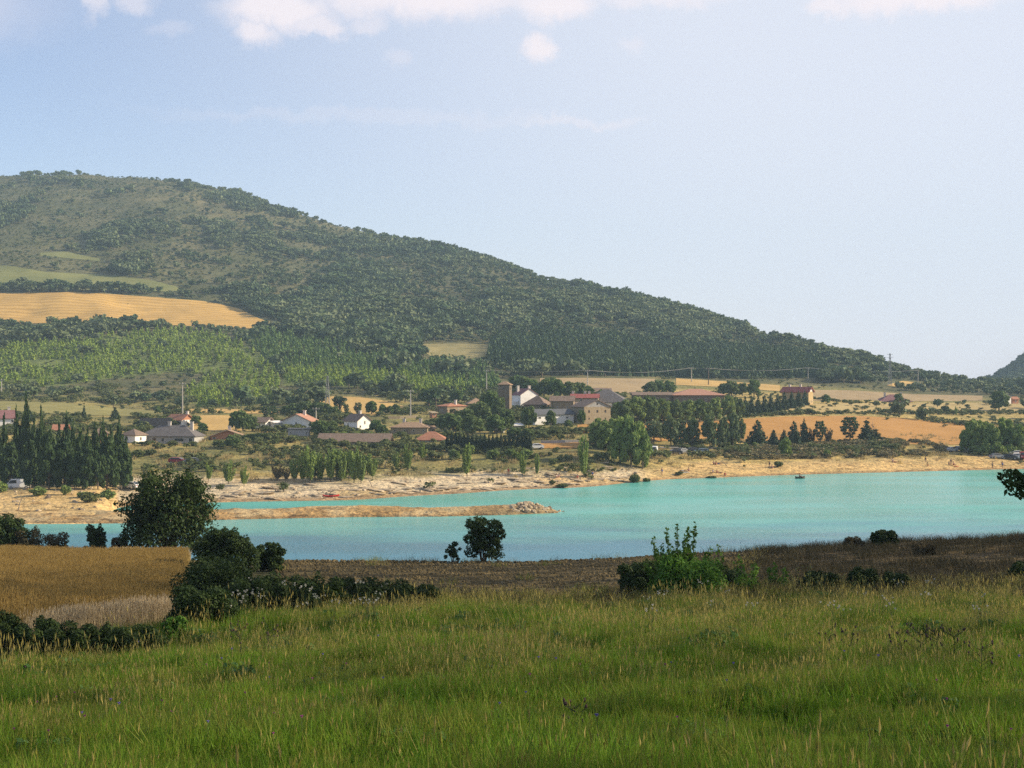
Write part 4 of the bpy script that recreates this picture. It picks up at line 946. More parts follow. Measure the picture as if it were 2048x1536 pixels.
GLASS = plain('dark window glass', (.02,.022,.026), (.03,.032,.035), 1, rough=.15, spec=.5)
FRAME = plain('window frame', (.55,.52,.47), (.48,.45,.4), 2)
FRAMED= plain('dark wood', (.12,.075,.045), (.08,.05,.03), 3)
CHIM  = plain('chimney render', (.60,.54,.48), (.45,.40,.35), 2)

def window(parent, fm, face, w, d, x, z, ww, wh, fr=FRAME):
    """frame and pane standing a little proud of a wall face; x runs along the face"""
    f, p = MB(), MB(); t = .09
    for a, b, c, e in ((-ww/2, ww/2, -wh/2, -wh/2 + t), (-ww/2, ww/2, wh/2 - t, wh/2), (-ww/2, -ww/2 + t, -wh/2 + t, wh/2 - t), (ww/2 - t, ww/2, -wh/2 + t, wh/2 - t)):
        f.box(a, b, -.05, .06, c, e)
    p.box(-ww/2 + t, ww/2 - t, -.02, .05, -wh/2 + t, wh/2 - t)
    o = f.build('window', fr, parent); q = p.build('pane', GLASS, o)
    if face == 'front': o.location = (x, -d/2 - .012, z)
    elif face == 'right': o.location = (w/2 + .012, x, z); o.rotation_euler = (0, 0, R(90))
    elif face == 'left': o.location = (-w/2 - .012, x, z); o.rotation_euler = (0, 0, R(-90))
    return o
def roof_mesh(w, d, wh, rh, kind, ridge, ov=.45, th=.16):
    mb = MB()
    if ridge == 'y': a, b = d, w
    else: a, b = w, d
    L2, S2 = a / 2 + ov, b / 2 + ov; drop = rh * ov / (b / 2)
    def P(u, v, z): return (u, v, z) if ridge == 'x' else (-v, u, z)
    e, r = wh - drop + .03, wh + rh + .03
    if kind == 'gable':
        for s in (-1, 1):
            v = [P(-L2, s*S2, e), P(L2, s*S2, e), P(L2, 0, r), P(-L2, 0, r)]; v2 = [(x, y, z + th) for x, y, z in v]
            mb.add(v + v2, [(0,1,2,3),(4,5,6,7),(0,1,5,4),(1,2,6,5),(2,3,7,6),(3,0,4,7)])
    elif kind == 'mono':
        v = [P(-L2, -S2, wh + .03), P(L2, -S2, wh + .03), P(L2, S2, wh + rh + .03), P(-L2, S2, wh + rh + .03)]; v2 = [(x, y, z + th) for x, y, z in v]
        mb.add(v + v2, [(0,1,2,3),(4,5,6,7),(0,1,5,4),(1,2,6,5),(2,3,7,6),(3,0,4,7)])
    else:
        hr = max(a / 2 - b / 2, .01)
        for dz in (0, th):
            v = [P(-L2,-S2,e+dz), P(L2,-S2,e+dz), P(L2,S2,e+dz), P(-L2,S2,e+dz), P(-hr,0,r+dz), P(hr,0,r+dz)]
            mb.add(v, [(0,1,5,4),(2,3,4,5),(1,2,5),(3,0,4)] if dz else [(0,1,2,3)])
        mb.add([P(-L2,-S2,e),P(L2,-S2,e),P(L2,S2,e),P(-L2,S2,e),P(-L2,-S2,e+th),P(L2,-S2,e+th),P(L2,S2,e+th),P(-L2,S2,e+th)], [(0,1,5,4),(1,2,6,5),(2,3,7,6),(3,0,4,7)])
    return mb
def house(label, px, py, w, d, wh, rh, yaw, wall, roof, kind='gable', ridge='x', wins=(), chim=(), door=None, name='house', cat='house', gable=None, ov=.45, at=None, group=None, fr=FRAME):
    """w, d, wall height and roof height in photo pixels at the house's distance; windows (face, x, z, w, h) in fractions of the face"""
    p = far_pt(px, py); s = p.y / F
    w, d, wh, rh = w*s, d*s, wh*s, rh*s
    y = R(yaw); ctr = p + Vector((0, .5 * (abs(math.cos(y)) * d + abs(math.sin(y)) * w), 0))
    root = empty(name, (ctr.x, ctr.y, p.z), y); tag(root, label, cat, group)
    mb = MB().box(-w/2, w/2, -d/2, d/2, -3, wh)
    if kind == 'gable':
        if ridge == 'x': mb2 = [(-w/2, -d/2, wh), (-w/2, d/2, wh), (-w/2, 0, wh + rh), (w/2, -d/2, wh), (w/2, d/2, wh), (w/2, 0, wh + rh)]
        else: mb2 = [(-w/2, -d/2, wh), (w/2, -d/2, wh), (0, -d/2, wh + rh), (-w/2, d/2, wh), (w/2, d/2, wh), (0, d/2, wh + rh)]
        mb.add(mb2, [(0,1,2),(3,5,4)], 1 if gable else 0)
    elif kind == 'mono':
        mb.add([(-w/2,-d/2,wh),(-w/2,d/2,wh),(-w/2,d/2,wh+rh),(w/2,-d/2,wh),(w/2,d/2,wh),(w/2,d/2,wh+rh)], [(0,1,2),(3,5,4),(1,4,5,2)])
    mb.build('walls', [wall, gable or wall], root)
    rf = roof_mesh(w, d, wh, rh, kind, ridge, ov).build('roof', roof, root)
    for face, x, z, ww, hh in wins:
        fw = w if face == 'front' else d
        window(root, None, face, w, d, x * fw, z * wh, ww * s, hh * s, fr)
    if door:
        face, x, ww, hh = door; o = MB().box(-ww*s/2, ww*s/2, -.06, .04, 0, hh*s).build('door', FRAMED, root)
        fw = w if face == 'front' else d
        if face == 'front': o.location = (x*fw, -d/2 - .012, 0)
        else: o.location = (w/2 + .012, x*fw, 0); o.rotation_euler = (0, 0, R(90))
    for cx_, cy_ in chim:
        h0 = rh * .55; MB().box(cx_*w - .4, cx_*w + .4, cy_*d - .3, cy_*d + .3, wh + h0*.6, wh + rh + 1.0).box(cx_*w - .5, cx_*w + .5, cy_*d - .4, cy_*d + .4, wh + rh + 1.0, wh + rh + 1.15).build('chimney', CHIM, rf)
    return root

def wrow(face, n, z, w, h, span=.78): return [(face, (i / max(1, n - 1) - .5) * span if n > 1 else 0, z, w, h) for i in range(n)]
# left houses
house('white house with a mauve roof at the left edge, behind the poplars', 2, 853, 34, 40, 17, 14, 20, W_WHITE, R_MAUVE, wins=wrow('front', 2, .6, 5, 6), chim=[(.2, .1)])
house('low orange roofed house almost hidden behind the poplars', 116, 872, 26, 34, 12, 9, 10, W_BRICK, R_ORANGE, wins=wrow('front', 2, .6, 4, 5))
house('orange walled house glimpsed between two poplars', 196, 884, 26, 30, 18, 10, 15, W_BRICK, R_BROWN, 'hip', wins=wrow('front', 2, .6, 4, 6))
house('small brown roofed house with a white corner beside the poplars', 262, 887, 34, 34, 17, 10, -25, W_WHITE, R_BROWN, 'hip', wins=[('front', -.1, .55, 5, 7), ('right', 0, .5, 5, 7)])
house('long low house with a broad grey roof and red doors', 336, 888, 112, 60, 16, 19, -6, W_GREY, R_GREY, 'hip', wins=[('front', -.42, .5, 9, 8), ('front', -.08, .5, 7, 8), ('front', .22, .5, 20, 7), ('front', .43, .5, 8, 8)], door=('front', -.24, 7, 12), chim=[(-.05, 0), (.36, .02)])
house('black roofed shed behind the long grey house', 306, 856, 54, 40, 5, 13, 4, W_DARK, R_BLACK, ov=.6, name='shed', cat='shed', wins=wrow('front', 1, .5, 3, 2))
house('red roofed house with a bright white gable end', 354, 853, 42, 34, 13, 10, -30, W_WHITE, R_ORANGE, wins=wrow('front', 3, .5, 5, 6) + [('right', 0, .4, 8, 6)], chim=[(.4, .1)], gable=W_BRICK)
house('low pinkish gabled house sunk behind the green hedge', 450, 879, 66, 50, 6, 12, 8, W_BRICK, R_TAN, ridge='y', gable=W_BRICK, ov=.7, wins=wrow('front', 2, .5, 7, 4), chim=[(.05, -.1)])
house('small white house with a dark roof left of the white gable', 522, 858, 28, 28, 15, 7, -18, W_WHITE, R_BROWN, wins=[('front', -.1, .5, 9, 6), ('right', .1, .5, 5, 5)], ov=.8)
house('small bright white annex with an open porch', 551, 858, 20, 20, 12, 3, 35, W_WHITE, W_WHITE, 'mono', wins=[('front', 0, .5, 8, 6)], name='annex', cat='house')
house('white gabled house with a reddish roof and terrace', 596, 859, 58, 46, 17, 13, -12, W_WHITE, R_PINK, ridge='y', wins=[('front', 0, .62, 3.5, 8), ('front', -.3, .5, 4, 5)] + wrow('right', 3, .65, 3, 6), ov=.6, door=('right', .42, 4, 9), chim=[(.1, .2)])
house('grey terrace block in front of the white gabled house', 597, 872, 42, 12, 13, 1.2, -4, W_GREY, R_SLATE, 'mono', name='terrace', cat='terrace', ov=.3, wins=wrow('front', 2, .45, 5, 4))
house('white house with a brown roof and a sunlit gable', 712, 860, 40, 36, 18, 12, -42, W_WHITE, R_BROWN, wins=[('right', .05, .78, 3.5, 7), ('right', -.28, .35, 4, 5), ('front', -.2, .55, 4, 6)], chim=[(.1, .1)], gable=W_WHITE)
house('long low white building with a brown roof among the bushes', 708, 890, 134, 46, 9, 12, -3, W_WHITE, R_BROWN, wins=wrow('front', 7, .5, 6, 4, .85), ov=1.0, name='outbuilding', cat='building')
house('long tan roofed building with a stone front', 820, 868, 74, 50, 13, 9, -5, W_PSTONE, R_TAN, 'hip', wins=wrow('front', 4, .5, 4, 5), chim=[(-.2, .1), (.25, .1)], name='outbuilding', cat='building')
house('low orange roofed house beside the cypress row', 862, 884, 56, 44, 6, 13, -3, W_WHITE, R_ORANGE, 'hip', wins=wrow('front', 3, .5, 5, 4), ov=.8)
house('small white hut with a brown roof right of the tan building', 861, 866, 12, 14, 9, 4, 30, W_OCHRE, R_TAN, wins=[('front', 0, .5, 3, 4)], name='hut', cat='hut')
house('stone house with an orange brick patch under its grey roof', 902, 829, 26, 58, 16, 6, -38, W_STONE, R_ORANGE, 'hip', wins=[('right', .1, .6, 3, 4), ('front', 0, .5, 3, 4)], chim=[(.3, .05)])
house('old stone house with a hipped tan roof left of the tower', 951, 818, 36, 40, 11, 10, 10, W_STONE, R_TAN, 'hip', wins=wrow('front', 2, .5, 3, 4))
house('small red walled ruin beside the orange stone house', 866, 836, 10, 12, 9, 3, 30, W_BRICK, W_PSTONE, 'mono', name='ruin', cat='hut', wins=[('front', 0, .6, 3, 3)])
# tower and centre
t = house('square stone bell tower with a low pyramid roof', 1010, 828, 23, 20, 59, 5.5, -14, W_TOWER, R_TAN, 'hip', name='bell_tower', cat='tower', wins=[('front', .0, .86, 3.2, 5), ('front', .0, .55, 2, 3), ('right', 0, .86, 3.2, 5)], ov=.35, fr=W_TOWER)
house('tall white house with a sunlit gable beside the tower', 1050, 820, 40, 34, 30, 12, 30, W_WHITE, R_MAUVE, ridge='y', wins=[('front', .12, .55, 3.5, 6), ('front', -.25, .25, 3.5, 5), ('left', .1, .52, 3.5, 6), ('left', -.25, .52, 3.5, 6)], ov=.25, chim=[(-.3, .2), (.3, .1)])
house('low white block under the tall white house', 1031, 820, 15, 16, 16, 1.5, 22, W_WHITE, W_WHITE, 'mono', ov=.1, wins=[('front', 0, .5, 2.5, 3)])
house('stone house with a wide hipped brown roof in front of the white house', 1076, 823, 46, 40, 15, 15, -24, W_STONE, R_BROWN, 'hip', wins=[('front', -.2, .5, 3, 4), ('right', .2, .5, 3, 4)], ov=.5)
house('brown stone barn between the hipped roof and the red roof', 1126, 826, 46, 40, 24, 9, -6, W_STONE, R_BROWN, wins=[('front', -.2, .5, 3, 4), ('front', .25, .5, 3, 4)], name='barn', cat='barn')
house('white and stone house with a bright red roof', 1171, 812, 54, 34, 16, 7, -6, W_PSTONE, R_RED, wins=wrow('front', 4, .72, 4, 5) + wrow('front', 3, .3, 4, 5), chim=[(-.45, .1), (0, .1), (.15, .1)])
house('white wing under the red roofed house', 1160, 822, 30, 12, 14, 3, 6, W_WHITE, R_BROWN, 'mono', wins=wrow('front', 2, .5, 3.5, 5))
house('large grey brown hipped roof over a white walled building', 1216, 814, 92, 80, 10, 24, -10, W_WHITE, R_GREY, 'hip', wins=wrow('front', 5, .55, 5, 5), ov=.6, name='farm_building', cat='building')
house('long brown roof behind the red roofed house', 1190, 790, 64, 30, 6, 7, 4, W_STONE, R_BROWN, wins=wrow('front', 3, .5, 3, 3), name='farm_building', cat='building')
house('stone house with a pale gable front and small dark windows', 1184, 849, 62, 50, 35, 13, 28, W_PSTONE, R_BROWN, ridge='y', gable=W_GREY, wins=wrow('front', 3, .74, 3.2, 5, .62) + wrow('front', 3, .33, 2.6, 3, .62) + [('front', 0, 1.17, 3, 4)], ov=.4, fr=FRAMED)
house('long white barn with a blue grey roof', 1100, 851, 92, 40, 22, 9, 30, W_WHITE, R_SLATE, wins=[('front', -.38, .68, 6, 4), ('front', -.1, .66, 6, 4), ('front', .32, .68, 6, 4), ('right', 0, .6, 5, 5)], ov=.5, name='barn', cat='barn')
house('small white shed with a pale roof below the barn', 1032, 858, 22, 20, 6, 4, 15, W_GREY, W_WHITE, 'mono', name='shed', cat='shed', wins=wrow('front', 1, .5, 4, 3))
house('low pale shed among the garden trees', 1000, 866, 16, 14, 6, 3, -10, W_GREY, R_SLATE, 'gable', name='shed', cat='shed', wins=wrow('front', 1, .5, 3, 3))
house('small brick shed behind the stone gable house', 1228, 834, 9, 10, 12, 3, 10, W_BRICK, R_GREY, 'mono', name='shed', cat='shed', wins=[('front', 0, .5, 3, 4)])
house('long hall with a broad pinkish hipped roof', 1396, 810, 102, 80, 20, 11, 3, W_DARK, R_PINK, 'hip', ov=.8, name='hall', cat='building', wins=wrow('front', 7, .55, 3, 5, .85))
house('low lean wing with a brown roof left of the pink roofed hall', 1305, 804, 78, 30, 14, 5, 2, W_DARK, R_BROWN, ov=.5, name='hall_wing', cat='building', wins=wrow('front', 4, .55, 3, 4))
house('tower house with a red roof and ochre end wall', 1600, 809, 58, 23, 26, 8.5, -35, W_OCHRE, R_RED, wins=[('right', -.22, .22, 3, 5), ('right', .22, .22, 3, 5)] + wrow('front', 4, .6, 3, 5), chim=[(-.3, .1), (.1, .1)], gable=W_WHITE, ov=.6, name='tower_house')
house('low house under a wide red hipped roof on the far field', 1791, 805, 60, 50, 3, 12, 0, W_WHITE, R_MAUVE, 'hip', ov=.9, wins=wrow('front', 4, .5, 3, 2), chim=[(.3, 0), (-.25, 0)])
house('small white turret house at the far right field edge', 2018, 808, 8, 8, 15, 3, 25, W_WHITE, R_GREY, 'hip', name='turret', cat='house', wins=[('front', 0, .7, 2, 3)])
house('small orange house at the far right field edge', 2030, 808, 14, 14, 10, 4, 20, W_BRICK, R_ORANGE, wins=[('front', 0, .5, 3, 3)])

# satellite dish catching the sun
def dish():
    p = far_pt(891, 868); r = empty('satellite_dish', p); tag(r, 'bright white satellite dish on a post above the orange roof', 'dish')
    n, mm = 16, 5; v = [(0, 0, 0)]; f = []
    for j in range(1, mm + 1):
        q = j / mm
        for i in range(n): v.append((math.cos(i*2*math.pi/n)*q*.75, -q*q*.2, math.sin(i*2*math.pi/n)*q*.75))
    for i in range(n): f.append((0, 1 + i, 1 + (i+1) % n))
    for j in range(mm - 1):
        for i in range(n): f.append((1 + j*n + i, 1 + (j+1)*n + i, 1 + (j+1)*n + (i+1) % n, 1 + j*n + (i+1) % n))
    o = MB().add(v, f).build('reflector', plain('white gloss', (.85,.85,.85), (.82,.82,.82), 1, rough=.3), r, True); o.location = (0, 0, 1.4); o.rotation_euler = (R(-20), 0, R(55))
    MB().tube([(0,0,-.3),(0,0,1.4)], .06).tube([(0,0,1.4),(.35,-.35,1.55)], .03).build('post', FRAME, r)
dish()

# garden walls, hedge
def bar(name, label, cat, pts, h, th, mat, part=None):
    mb = MB(); P = [far_pt(*q) for q in pts]
    N_ = []
    for a, b in zip(P[:-1], P[1:]):
        for k in range(8): N_.append(a.lerp(b, k / 8))
    N_.append(P[-1])
    V = []
    for q in N_: 
        z = float(far_z(q.x, q.y)); V += [(q.x, q.y - th/2, z - .5), (q.x, q.y + th/2, z - .5), (q.x, q.y + th/2, z + h), (q.x, q.y - th/2, z + h)]
    f = [(4*i + k, 4*i + (k+1) % 4, 4*i + 4 + (k+1) % 4, 4*i + 4 + k) for i in range(len(N_) - 1) for k in range(4)] + [(3,2,1,0), tuple(len(V) - 4 + k for k in range(4))]
    mb.add(V, f); o = mb.build(name, mat); return tag(o, label, cat), N_
bar('garden_wall', 'low pale wall in front of the stone rubble above the tan building', 'wall', [(770,838),(800,838),(835,836)], .9, .4, W_PSTONE)
bar('garden_wall', 'low dark wall above the orange plot by the dunes', 'wall', [(1082,887),(1130,886),(1165,886)], .8, .4, W_GREY)
def hedge():
    g = np.random.default_rng(41); A, B = far_pt(487, 882), far_pt(556, 882); lob = []
    for t in np.linspace(0, 1, 22):
        q = A.lerp(B, t); lob.append((q.x, q.y, far_z(q.x, q.y) + .7, .45, .5, .9))
    V, Fc, t = leaves(g, lob, 3800, .28, up=.1, out=.7, shell=.85)
    return tag(link('hedge', np_mesh('hedge', V, Fc, L_BROAD, tint=t)), 'long clipped green hedge in front of the low pinkish house', 'hedge')
hedge()

# ---------------------------------------------------------------- poles, pylons and wires
POLE = plain('weathered concrete pole', (.42,.39,.34), (.32,.30,.27), 2)
STEEL = plain('galvanised lattice steel', (.34,.34,.33), (.26,.26,.26), 2, metal=.3, rough=.6)
WOODP = plain('brown wooden pole', (.16,.12,.09), (.11,.085,.06), 2)
TOPS = {}
def pole(px, py, top, label, mat=POLE, arm=True, key=None):
    p = far_pt(px, py); h = (py - top) * p.y / F
    r = empty('utility_pole', p); tag(r, label, 'pole', 'utility poles around the village')
    MB().tube([(0,0,-.6),(0,0,h)], [.26,.15], 8).build('shaft', mat, r)
    if arm:
        MB().box(-1.1, 1.1, -.09, .09, h - .55, h - .37).build('crossarm', mat, r)
        for x in (-.95, 0, .95): MB().tube([(x,0,h-.36),(x,0,h-.08)], [.08,.06], 6).build('insulator', CHIM, r)
    TOPS[key or px] = [p + Vector((x, 0, h - .06)) for x in (-.95, 0, .95)]
    return r
def pylon(px, py, top, label, key=None):
    p = far_pt(px, py); h = (py - top) * p.y / F
    r = empty('lattice_pylon', p); tag(r, label, 'pylon', 'lattice pylons around the village'); b, n = .85, 9
    mb = MB()
    def c(i, k): w = b * (1 - .72 * i / n); a = ((-1,-1),(1,-1),(1,1),(-1,1))[k % 4]; return Vector((a[0]*w, a[1]*w, h * i / n))
    for k in range(4): mb.tube([c(0,k) - Vector((0,0,.5)), c(n,k)], .075, 4)
    for i in range(n):
        for k in range(4): mb.tube([c(i,k), c(i+1,k+1)], .04, 4); mb.tube([c(i+1,k), c(i,k+1)], .04, 4); mb.tube([c(i+1,k), c(i+1,k+1)], .04, 4)
    mb.build('mast', STEEL, r)
    for z, w in ((h*.97, 1.6), (h*.87, 1.9)): MB().box(-w, w, -.1, .1, z - .08, z + .08).build('crossarm', STEEL, r)
    TOPS[key or px] = [p + Vector((x, 0, h*.97)) for x in (-1.5, 0, 1.5)]
    return r
pole(365, 829, 765, 'tall pole in front of the young plantation, above the red roofed house')
pole(3, 785, 758, 'pale pole at the left edge on the hill foot')
pole(632, 844, 815, 'thin pole behind the white gabled house')
pylon(655, 818, 752, 'faint lattice pylon standing at the left end of the golden hump')
pole(821, 836, 780, 'tall pole at the right end of the golden hump')
pole(872, 828, 796, 'dark wooden pole left of the orange stone house', WOODP)
pole(973, 782, 740, 'pale pole on the hillside left of the bell tower')
pole(1175, 775, 740, 'pale pole on the tan field behind the red roof')
pole(1383, 764, 735, 'pale pole on the field behind the pink roofed hall')
pole(1417, 770, 736, 'darker pole just right of the pale one behind the hall', WOODP)
pole(1616, 762, 735, 'pole in front of the wood behind the tower house')
pylon(1780, 772, 707, 'tall lattice pylon rising above the ridge into the sky')
pole(1836, 765, 740, 'pole on the low orange hump near the saddle')
pole(815, 868, 857, 'short lamp post beside the long tan roofed building', WOODP, arm=False)
WIRE = plain('dull aluminium wire', (.22,.22,.22), (.2,.2,.2), 1)
def wires(a, b, label):
    r = empty('power_line', (0,0,0)); tag(r, label, 'wires', 'power lines between the poles')
    for A, B in zip(TOPS[a], TOPS[b]):
        L_ = (B - A).length; pts = [A.lerp(B, k/14) - Vector((0,0, .014*L_*4*(k/14)*(1-k/14))) for k in range(15)]
        MB().tube(pts, .028, 4).build('wire', WIRE, r)
wires(973, 1175, 'power line from the hillside pole to the tan field pole'); wires(1175, 1383, 'power line from the tan field pole to the hall pole')
wires(1417, 1616, 'power line from the darker pole to the wood edge pole'); wires(1616, 1836, 'power line from the wood edge pole to the hump pole'); wires(1383, 1417, 'short power line between the two poles behind the hall')

# ---------------------------------------------------------------- vehicles
TYRE = plain('tyre rubber', (.02,.02,.02), (.025,.025,.025), 5); RIM = plain('wheel rim', (.4,.4,.42), (.35,.35,.37), 5, metal=.7, rough=.4)
LAMPW = plain('headlamp glass', (.7,.7,.68), (.65,.65,.63), 5, rough=.2); LAMPR = plain('tail lamp red', (.4,.02,.02), (.35,.02,.02), 5, rough=.3)
def paint(name, c): return plain(name, c, tuple(x*.93 for x in c), 1, rough=.28, spec=.5)
CAR_SIDE = {'hatch': ([(-2.0,.35),(-2.02,.75),(-1.95,.98),(-1.2,1.05),(-.55,1.44),(.9,1.47),(1.75,1.02),(1.98,.92),(2.0,.35)], [(-1.08,1.06),(-.52,1.39),(.86,1.42),(1.55,1.05)], 1.72),
            'van': ([(-2.3,.38),(-2.32,.95),(-2.15,1.15),(-1.5,1.92),(-1.2,2.0),(2.25,2.0),(2.35,1.2),(2.35,.38)], [(-1.98,1.2),(-1.5,1.82),(-.4,1.84),(-.4,1.2)], 1.86),
            'wagon': ([(-2.15,.36),(-2.18,.75),(-2.1,.95),(-1.15,1.04),(-.5,1.42),(1.6,1.45),(2.1,1.0),(2.15,.36)], [(-1.0,1.05),(-.46,1.37),(1.5,1.39),(1.85,1.04)], 1.74)}
def car(kind, px, py, yaw, mat, label, group='cars parked by the shore'):
    side, glass, wd = CAR_SIDE[kind]; p = far_pt(px, py); r = empty('parked_' + ('van' if kind == 'van' else 'car'), p, R(yaw)); tag(r, label, 'van' if kind == 'van' else 'car', group)
    n = len(side); mb = MB(); h = wd / 2
    def tuck(z): return h * (1 - .16 * max(0, (z - 1.0)) / .5) if kind != 'van' else h * (1 - .06 * max(0, z - 1.2) / .8)
    V = [(x, -tuck(z), z) for x, z in side] + [(x, tuck(z), z) for x, z in side]
    mb.add(V, [tuple(range(n)), tuple(range(n, 2*n))[::-1]] + [(i, (i+1) % n, (i+1) % n + n, i + n) for i in range(n)])
    b = mb.build('body', mat, r)
    for s in (-1, 1):
        gl = MB(); G_ = [(x, s*(tuck(z) + .012), z) for x, z in glass] + [(x, s*(tuck(z) - .03), z) for x, z in glass]; m = len(glass)
        gl.add(G_, [tuple(range(m)), tuple(range(m, 2*m))[::-1]] + [(i, (i+1) % m, (i+1) % m + m, i + m) for i in range(m)]); gl.build('side_window', GLASS, r)
    def screen(a, c, nm):
        (x1, z1), (x2, z2) = a, c; d = Vector((z2 - z1, 0, -(x2 - x1))).normalized() * .015
        if d.x * (1 if x1 > 0 else -1) < 0: d = -d
        q = [Vector((x1*.97 + x2*.03, 0, z1*.94 + z2*.06)), Vector((x1*.06 + x2*.94, 0, z1*.06 + z2*.94))]
        v = [q[0] + d + Vector((0, -tuck(q[0].z)*.9, 0)), q[0] + d + Vector((0, tuck(q[0].z)*.9, 0)), q[1] + d + Vector((0, tuck(q[1].z)*.9, 0)), q[1] + d + Vector((0, -tuck(q[1].z)*.9, 0))]
        v += [u - d * 2 for u in v]; MB().add(v, [(0,1,2,3),(7,6,5,4),(0,1,5,4),(1,2,6,5),(2,3,7,6),(3,0,4,7)]).build(nm, GLASS, r)
    if kind == 'van': screen(side[2], side[3], 'windscreen'); screen((2.33,1.3), (2.26,1.9), 'rear_window')
    else: screen(side[3], side[4], 'windscreen'); screen(side[6] if kind == 'hatch' else side[6], side[5], 'rear_window')
    ax = 1.22 if kind == 'hatch' else 1.42
    for x in (-ax, ax):
        for s in (-1, 1):
            w = MB().tube([(0, -.1, 0), (0, .1, 0)], .32, 14).build('wheel', TYRE, r); w.location = (x, s*(h - .08), .32)
            q = MB().tube([(0, s*.09, 0), (0, s*.115, 0)], .2, 10).build('rim', RIM, w)
    fx, rx = side[0][0], side[-1][0]
    for s in (-1, 1):
        MB().box(fx - .03, fx + .05, s*h*.68 - .17, s*h*.68 + .17, .68, .84).build('headlight', LAMPW, r); MB().box(rx - .05, rx + .03, s*h*.74 - .12, s*h*.74 + .12, .72, .92).build('tail_light', LAMPR, r)
    return r
P_WHITE, P_SILV, P_RED, P_DARK, P_BLUE, P_GREY = paint('white car paint', (.78,.78,.78)), paint('silver car paint', (.45,.47,.5)), paint('red car paint', (.30,.02,.03)), paint('black car paint', (.02,.02,.025)), paint('pale blue car paint', (.25,.35,.45)), paint('grey car paint', (.22,.23,.25))
car('wagon', 356, 927, 172, P_RED, 'dark red car on the dry slope below the grey roofed house')
car('hatch', 384, 928, 10, P_GREY, 'dull grey car just right of the red car on the slope')
car('van', 37, 978, 20, P_WHITE, 'white van half hidden by the poplars on the left beach')
car('hatch', 264, 978, -30, P_WHITE, 'white car at the foot of the rightmost poplars')
car('van', 1307, 908, 78, P_WHITE, 'white van parked facing the lake beside the track')
car('hatch', 1349, 909, 15, P_DARK, 'black car at the end of the dirt track')
car('hatch', 1363, 908, 40, P_GREY, 'grey car right behind the black car')
car('wagon', 1402, 907, 8, P_BLUE, 'pale blue car parked by the scrubby bank')
car('hatch', 1384, 905, 20, P_DARK, 'dark car between the grey and the pale blue car')
car('hatch', 1072, 899, 15, P_WHITE, 'white car beside the tan plot near the cypress row')
car('hatch', 1902, 904, 30, P_SILV, 'silver car nearest the scrubby bank end')
car('hatch', 1916, 902, 80, P_DARK, 'dark car between the bank end and the thicket')
car('wagon', 1932, 905, 100, P_WHITE, 'white car against the left edge of the thicket')
car('hatch', 1943, 905, 70, P_SILV, 'silver car tucked under the thicket')
car('hatch', 1993, 917, 195, P_GREY, 'grey car standing alone on the right beach')
car('wagon', 2019, 919, 160, P_DARK, 'dark estate car at the left of the beach row')
car('hatch', 2033, 919, 70, P_SILV, 'silver car second in the beach row')
car('hatch', 2030, 911, 10, P_WHITE, 'white car behind the beach row')
car('van', 2047, 918, 75, P_RED, 'red van cut by the right edge of the beach row')
car('hatch', 1052, 915, 60, P_GREY, 'grey car among the bushes below the cypress row')

# ---------------------------------------------------------------- boulders, slabs and driftwood
ROCK = plain('pale limestone', (.46,.37,.25), (.28,.215,.14), 1.6, bump=.7, bscale=3); ROCKD = plain('dark wet stone', (.16,.12,.085), (.10,.08,.06), 2, bump=.6)
def rock_mesh(seed, flat=.7):
    g = np.random.default_rng(seed); bm = bmesh.new(); bmesh.ops.create_icosphere(bm, subdivisions=2, radius=.5)
    ax = unit(g.normal(size=(7, 3))); of = .26 + .14 * g.random(7)
    for v in bm.verts:
        for a, o in zip(ax, of):
            d = v.co.dot(Vector(a)) - o
            if d > 0: v.co -= Vector(a) * d
        v.co *= 1.25; v.co.z *= flat
    me = bpy.data.meshes.new('boulder'); bm.to_mesh(me); bm.free(); return me
RM = []
for i in range(6):
    m = rock_mesh(i); m.materials.append(ROCKD if i == 5 else ROCK); RM.append(m)
SLAB = []
for i in range(4):
    m = rock_mesh(20 + i, .28); m.materials.append(ROCK); SLAB.append(m)
def stone(meshes, x, y, z, s, label, group, name='boulder', tilt=.4, sx=1.0):
    o = link(name, meshes[rnd.randrange(len(meshes))]); o.location = (x, y, z); o.rotation_euler = (rnd.uniform(-tilt, tilt), rnd.uniform(-tilt, tilt), rnd.random()*6.28 if sx == 1 else rnd.uniform(-.5, .5)); o.scale = (s*sx*rnd.uniform(.8,1.25), s*rnd.uniform(.8,1.25), s*rnd.uniform(.8,1.2))
    return tag(o, label, 'rock', group)
def rock_pile():
    for i in range(135):
        px = rnd.triangular(935, 1124, 1050); yn, wd, ht = spit_profile(px); t = rnd.uniform(.05, .95)
        y = float(yn + t*wd); x = (px - CX)/F*y; top = np.interp(px, [930,1000,1035,1052,1075,1100,1126], [.4,.9,1.5,1.75,1.3,.7,.1]); b = top * (1 - (2*t-1)**2)**.7
        lab = 'pale block in the rock pile at the tip of the sand spit' if px > 1000 else 'pale stone on the sand before the rock pile'
        stone(RM, x, y, max(0, b*rnd.uniform(.55, 1) - .1), rnd.uniform(.45, 1.05) if px > 1000 else rnd.uniform(.3, .7), lab, 'stones of the spit')
rock_pile()
for i in range(250):
    px = rnd.uniform(440, 1290); d0 = np.interp(px, [430,700,900,1150,1300], [276,282,297,316,334]); y = d0 + abs(rnd.gauss(0, 11)); x = (px - CX)/F*y; z = float(far_z(x, y))
    if z < -.1 or z > 4: continue
    if rnd.random() < .5: stone(SLAB, x, y, z + .02, rnd.uniform(.8, 2.0), 'flat pale slab lying on the grey shelving shore', 'slabs of the shelving shore', 'flat_rock', .15, 1.9)
    else: stone(RM, x, y, z, rnd.uniform(.3, .9), 'pale stone lying on the rocky far shore', 'stones of the far shore')
